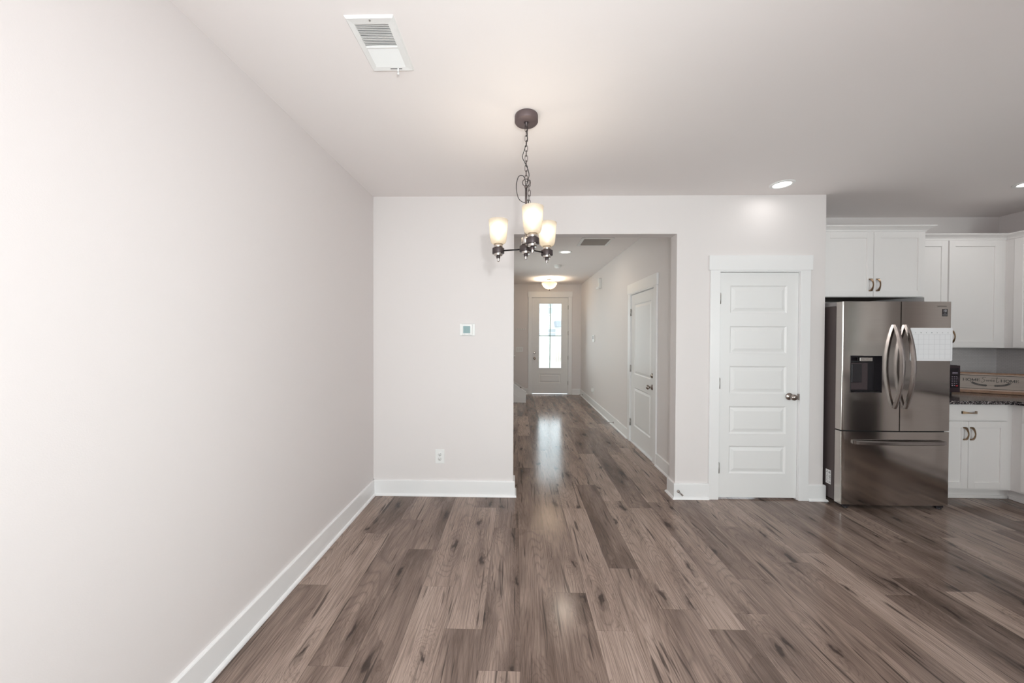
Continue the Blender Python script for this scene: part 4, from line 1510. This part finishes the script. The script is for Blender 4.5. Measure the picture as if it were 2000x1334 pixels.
# laurel sprigs
for sgn in (-1, 1):
    c0 = .2
    stem = sm2([(c0 + sgn * .012, .994), (c0 + sgn * .050, .995), (c0 + sgn * .090, 1.003), (c0 + sgn * .122, 1.020)], 6)
    lt.ribbon(stem, .0014, TL)
    for i in range(2, len(stem)):
        a, b_ = stem[i - 1], stem[i]
        th = math.atan2(b_[1] - a[1], b_[0] - a[0])
        for dl in ((.95, -.95) if i < len(stem) - 1 else (0,)):
            q = th + dl
            ln = .0125
            tip = (b_[0] + ln * math.cos(q), b_[1] + ln * math.sin(q))
            pts = [(b_[0] + (tip[0] - b_[0]) * t, b_[1] + (tip[1] - b_[1]) * t) for t in (0, .25, .5, .75, 1)]
            lt.ribbon(pts, [.0008, .0038, .0050, .0036, .0006], TL)
lt.ribbon([(c0 - .010, .994), (c0 - .003, .9965), (c0 + .003, .993), (c0 + .010, .994)], .0012, TL)
lt.build('lettering', MT['ink'], r)

# ------------------------------------------------------------------ refrigerator
FL, FR, FM = 2.786, 3.690, 3.2575        # left, right, split
FYC, BUL = 2.9745, .0135                 # front plane at the corners, bulge in the middle


def fy_(x):
    t = (x - (FL + FR) / 2) / ((FR - FL) / 2)
    edge = max(0, abs(t) - .985) / .015
    return FYC - BUL * (1 - t * t) + .003 * edge * edge


fr = empty('refrigerator', (3.238, 3.33, 0), 'dark stainless french-door refrigerator with a bottom freezer drawer', 'refrigerator')
b = MB()
b.box(2.790, 3.686, 3.040, KY - .03, .045, 1.742, bev=.003)
b.build('case', MT['case'], fr)
MB().box(2.790, 3.686, 3.040, KY - .03, 1.7425, 1.777, bev=.003).build('case_top', MT['case_top'], fr)
for x in (2.852, 3.62):
    MB().box(x - .05, x + .045, 2.986, 3.042, 1.7425, 1.7795, bev=.004).build('hinge_cover', MT['case_top'], fr)


def fdoor(name, x0, x1, z0, z1, hole=None, hinge_cut=None):
    """curved door panel: front follows fy_, sides and back closed"""
    b = MB()
    xs = sorted(set([round(q, 5) for q in (x0 + .002, x0 + .0045, x0 + .007, x1 - .002, x1 - .0045, x1 - .007)] + [round(x0 + (x1 - x0) * i / 28, 5) for i in range(29)] + ([hole[0], hole[1]] if hole else [])))
    zs = [z0, z1] if not hole else [z0, hole[2], hole[3], z1]
    vid = {}
    def V(x, z):
        k = (x, z)
        if k not in vid:
            vid[k] = b.bm.verts.new((x, fy_(x), z))
        return vid[k]
    yb = 3.032
    for a, c_ in zip(xs, xs[1:]):
        for p, q in zip(zs, zs[1:]):
            if hole and a >= hole[0] - 1e-6 and c_ <= hole[1] + 1e-6 and abs(p - hole[2]) < 1e-6:
                continue
            f_ = b.bm.faces.new((V(a, p), V(c_, p), V(c_, q), V(a, q)))
            f_.smooth = True
    Q = b.quad
    for a, c_ in zip(xs, xs[1:]):
        for z in (z0, z1):
            Q(((a, fy_(a), z), (c_, fy_(c_), z), (c_, yb, z), (a, yb, z)))
    for x in (x0, x1):
        Q(((x, fy_(x), z0), (x, fy_(x), z1), (x, yb, z1), (x, yb, z0)), mat=1)
    Q(((x0, yb, z0), (x1, yb, z0), (x1, yb, z1), (x0, yb, z1)))
    bmesh.ops.recalc_face_normals(b.bm, faces=b.bm.faces[:])
    return b.build(name, [MT['steel'], MT['steel_l']], fr)


HX0, HX1, HZ0, HZ1 = 2.852, 3.108, 1.0015, 1.3155
ld = fdoor('fridge_door', FL, FM - .004, .677, 1.777, (HX0, HX1, HZ0, HZ1))
rd = fdoor('fridge_door', FM + .004, FR, .677, 1.777)
fd = fdoor('freezer_drawer', FL, FR, .0375, .666)
MB().box(FL + .02, FR - .02, 2.995, 3.04, .664, .679).box(FM - .006, FM + .006, 2.985, 3.04, .68, 1.776).build('gasket', MT['dark'], fr)
# water dispenser in the left door
dp = MB()
ydp = 3.026
def rq(pts): dp.quad(pts)
yo = FYC - .004
dp.box(HX0 - .001, HX0 + .004, yo - .002, ydp, HZ0, HZ1)
dp.box(HX1 - .004, HX1 + .001, yo - .006, ydp, HZ0, HZ1)
dp.box(HX0, HX1, yo - .004, ydp, HZ1 - .004, HZ1 + .001)
dp.box(HX0, HX1, yo - .004, ydp, HZ0 - .001, HZ0 + .006)
dp.box(HX0, HX1, ydp, ydp + .004, HZ0, HZ1)
tag(dp.build('dispenser_recess', MT['blackp'], ld), 'black dispenser recess')
b = MB()
b.box(HX0 + .004, 3.022, 2.992, ydp, HZ0 + .018, 1.254, bev=.006, seg=3)
b.build('dispenser_back', plain('dispenser_grey', (.075, .056, .060), .3, .4), ld)
MB().box(HX0 + .022, 2.962, 2.982, 2.994, 1.085, 1.244, bev=.004, seg=3).build('dispenser_paddle', MT['blackp'], ld)
MB().box(2.928, 3.036, 2.968, 2.995, 1.268, 1.300, bev=.003).build('dispenser_panel', MT['steel_l'], ld)
b = MB()
for i in range(3): b.box(2.954 + i * .027, 2.966 + i * .027, 2.9672, 2.9682, 1.2815, 1.2835)
b.build('dispenser_mark', MT['logo'], ld)
# handles
def vhandle(x, parent):
    b = bmesh.new()
    n = 28
    z0, z1 = .868, 1.580
    rings = []
    for i in range(n + 1):
        t = i / n
        z = z0 + (z1 - z0) * t
        s = math.sin(PI * t)
        y = fy_(x) - .004 - .064 * s ** .8
        dep = .030
        hw_ = .0100
        rings.append([b.verts.new(q) for q in ((x - hw_, y - .010, z), (x - hw_ * .4, y - .014, z), (x + hw_ * .4, y - .014, z), (x + hw_, y - .010, z), (x + hw_, y + dep * (.45 + .0 * s), z), (x - hw_, y + dep * .45, z))])
    for A, B in zip(rings, rings[1:]):
        for k in range(6):
            f_ = b.faces.new((A[k], A[(k + 1) % 6], B[(k + 1) % 6], B[k]))
    b.faces.new(rings[0][::-1]); b.faces.new(rings[-1])
    bmesh.ops.recalc_face_normals(b, faces=b.faces[:])
    m = MB(); m._merge(b)
    return m.build('door_handle', MT['steel_h'], parent)


vhandle(3.205, ld)
vhandle(3.296, rd)
b = bmesh.new()
rings = []
for i in range(33):
    t = i / 32
    x = 2.884 + (3.634 - 2.884) * t
    s = math.sin(PI * t)
    y = fy_(x) - .014 - .012 * s ** .4
    rings.append([b.verts.new(q) for q in ((x, y - .010, .592), (x, y - .012, .588), (x, y - .012, .566), (x, y - .010, .562), (x, y + .0115, .562), (x, y + .0115, .592))])
for A, B in zip(rings, rings[1:]):
    for k in range(6):
        b.faces.new((A[k], A[(k + 1) % 6], B[(k + 1) % 6], B[k]))
b.faces.new(rings[0][::-1]); b.faces.new(rings[-1])
bmesh.ops.recalc_face_normals(b, faces=b.faces[:])
m = MB(); m._merge(b)
m.build('drawer_handle', MT['steel_h'], fd)
# badge, maker's mark, rating sticker, feet
yb_ = fy_(3.629)
bd = tag(MB().box(3.606, 3.652, yb_ - .0012, yb_ + .003, 1.653, 1.715).build('badge', MT['blackp'], rd), 'black badge with a 10')
tb = MB().text('10', .030, Matrix.Translation((3.629, yb_ - .0014, 1.698)))
tb.box(3.621, 3.637, yb_ - .0016, yb_ - .001, 1.679, 1.681).box(3.611, 3.647, yb_ - .0016, yb_ - .001, 1.668, 1.6690).box(3.611, 3.647, yb_ - .0016, yb_ - .001, 1.6605, 1.6615)
tb.build('badge_print', MT['line'], bd)
MB().text('SAMSUNG', .016, Matrix.Translation((3.606, fy_(3.606) - .0004, 1.7365)) @ Matrix.Rotation(.049, 4, 'Z'), sx=1.15).build('maker_mark', MT['logo'], rd)
st_ = tag(MB().box(2.7885, 2.7903, 3.0695, 3.1190, .166, .290).build('rating_sticker', MT['sticker'], fr), 'white rating sticker')
b = MB()
rn = random.Random(3)
for i in range(9):
    z = .178 + i * .0122
    b.box(2.7880, 2.7886, 3.099, 3.099 + rn.uniform(.006, .016), z, z + .0035)
for i in range(30):
    z = .172 + i * .0038
    if rn.random() < .72:
        b.box(2.7880, 2.7886, 3.0725, 3.0725 + rn.choice((.012, .016, .018)), z, z + rn.uniform(.001, .0026))
b.build('sticker_print', MT['ink'], st_)
for x in (2.845, 3.635):
    MB().box(x - .03, x + .03, 2.985, 3.06, .012, .046, bev=.004).lathe([(0, 0), (.020, 0), (.022, .006), (.018, .014), (0, .014)], (x, 3.0, 0), 18).build('foot', MT['blackp'], fr)
    MB().lathe([(0, 0), (.018, 0), (.018, .046), (0, .046)], (x, 3.60, 0), 14).build('foot', MT['blackp'], fr)

# magnetic calendar on the right fridge door
c0x, c1x, c0z, c1z = 3.334, 3.682, 1.274, 1.5545
yc_ = fy_(3.42) - .0050
r = empty('wall_calendar', ((c0x + c1x) / 2, yc_, c0z), 'white dry-erase weekly calendar stuck on the right fridge door', 'calendar')
b = MB()
def rr(x0, x1, z0, z1, rad, n=6):
    P_ = []
    for cx_, cz_, a0 in ((x1 - rad, z1 - rad, 0), (x0 + rad, z1 - rad, 90), (x0 + rad, z0 + rad, 180), (x1 - rad, z0 + rad, 270)):
        for i in range(n + 1):
            a = math.radians(a0 + 90 * i / n)
            P_.append((cx_ + rad * math.cos(a), cz_ + rad * math.sin(a)))
    return P_
b.prism(rr(c0x, c1x, c0z, c1z, .010), 'y', yc_, yc_ + .006)
b.build('board', MT['paper'], r)
b = MB()
gx = [c0x + .020 + i * (c1x - c0x - .036) / 7 for i in range(8)]
gz = [c0z + .016 + i * (.208 / 5) for i in range(6)]
for x in gx: b.box(x - .0006, x + .0006, yc_ - .0004, yc_, gz[0], gz[-1])
for z in gz: b.box(gx[0], gx[-1], yc_ - .0004, yc_, z - .0006, z + .0006)
b.build('grid', MT['line'], r)
b = MB()
for i, ch in enumerate('SMTWTFS'):
    b.text(ch, .011, Matrix.Translation(((gx[i] + gx[i + 1]) / 2, yc_ - .0003, 1.5125)))
b.text('notes', .007, Matrix.Translation((gx[7] - .02, yc_ - .0003, c0z + .008))) if False else None
b.build('day_letters', MT['ink'], r)

# ------------------------------------------------------------------ stairs at the far left of the hallway
st = empty('staircase', (-.5, 8.0, 0), 'white closed-stringer stair rising to the left at the hallway end', 'staircase')
b = MB()
sl = .655
xe, y0s, y1s = .2, 7.478, 7.520
zt0 = .222
b.prism([(xe, 0), (xe, zt0), (LX + .02, zt0 + sl * (xe - LX - .02)), (LX + .02, 0)], 'y', y0s, y1s)
b.build('stringer', MT['trim'], st)
b = MB()
dx = .0155
b.prism([(xe + .008, zt0 - .004), (xe + .008, zt0 + .016), (LX + .02, zt0 + .016 + sl * (xe + .008 - LX - .02)), (LX + .02, zt0 - .004 + sl * (xe + .008 - LX - .02))], 'y', y0s - .014, y1s + .014)
b.box(xe, xe + .008, y0s - .008, y1s + .008, 0, zt0 + .004)
b.build('stringer_cap', MT['trim'], st)
MB().prism([(.060, .105), (.070, .118), (LX + .02, .118 + sl * (.07 - LX - .02)), (LX + .02, .098 + sl * (.07 - LX - .02))], 'y', y0s - .006, y0s).build('skirt_line', MT['trim'], st)
for k in range(5):
    x = .10 - k * .28
    xt = max(x - .31, LX + .022)
    MB().box(x - .012, x, y1s + .001, DF - .021, k * .185, k * .185 + .157).build('riser', MT['trim'], st)
    MB().box(xt, x + .024, y1s + .001, DF - .021, k * .185 + .157, k * .185 + .185, bev=.006).build('tread', MT['tread'], st)
MB().prism([(.232, 0), (.232, .145), (.18, .172), (LX + .02, .172 + sl * (.18 - LX - .02)), (LX + .02, 0)], 'y', DF - .020, DF - .001).build('wall_skirt', MT['trim'], st)
hr = empty('handrail', (-.2, DF, .9), 'white stair handrail end on the far wall above the stairs', 'handrail')
MB().tube([(-.040, DF - .07, .945), (-.06, DF - .07, .962), (-.9, DF - .07, .962 + .84 * sl)], .020, 12).build('rail', MT['trim'], hr)
MB().tube([(-.10, DF - .002, .955), (-.10, DF - .07, .968)], .008, 8).build('bracket', MT['knob'], hr)

# ------------------------------------------------------------------ outside, seen through the front door glass
S('ground', MB().box(-30, 30, DF + .14, 60, -.30, -.15), MT['concrete'], 'pale driveway outside beyond the front door', 'driveway')
S('path_walk', MB().box(.0, 1.7, DF + .14, 16, -.15, -.05), MT['concrete'], 'concrete walk outside the front door', 'path')
hs_ = empty('street_house', (2.0, 24.0, -.15), 'white sided house across the street seen through the front door', 'house')
MB().box(-9, 14, 24, 32, -.15, 9.5).build('wall', MT['siding'], hs_)
MB().prism([(23.4, 9.4), (32.6, 9.4), (28, 12.6)], 'x', -9.6, 14.6).build('roof', MT['shingle'], hs_)


def hwin(x0, x1, z0, z1):
    f_ = MB()
    t = .09
    f_.box(x0 - t, x0, 23.93, 24, z0 - t, z1 + t).box(x1, x1 + t, 23.93, 24, z0 - t, z1 + t)
    f_.box(x0, x1, 23.93, 24, z1, z1 + t).box(x0, x1, 23.93, 24, z0 - t, z0).box(x0, x1, 23.95, 24, (z0 + z1) / 2 - .03, (z0 + z1) / 2 + .03)
    fo_ = f_.build('window', MT['trim'], hs_)
    MB().box(x0, x1, 23.965, 23.985, z0, z1).build('pane', MT['wglass'], fo_)


for (x0, x1) in ((1.25, 1.635), (2.19, 2.50), (3.8, 4.3), (.1, .6)):
    hwin(x0, x1, 2.98, 3.90)
for (x0, x1) in ((1.25, 1.64), (2.20, 2.72)):
    hwin(x0, x1, 1.40, 1.90)
MB().prism([(2.60, 2.43), (2.67, 2.07), (4.4, 2.07), (4.4, 2.43)], 'y', 22.8, 24).build('porch_roof', MT['shingle'], hs_)
tr = empty('young_tree', (2.6, 21.0, -.15), 'thin bare tree trunks outside the front door at right', 'tree')
for dx_, lean in ((-.12, .05), (.02, .10), (.13, .18)):
    MB().tube([(2.56 + dx_, 21.0, -.15), (2.56 + dx_ + lean * .5, 21.0, .9), (2.56 + dx_ + lean, 21.0, 1.75)], [.028, .024, .014], 8).build('trunk', MT['bark'], tr)
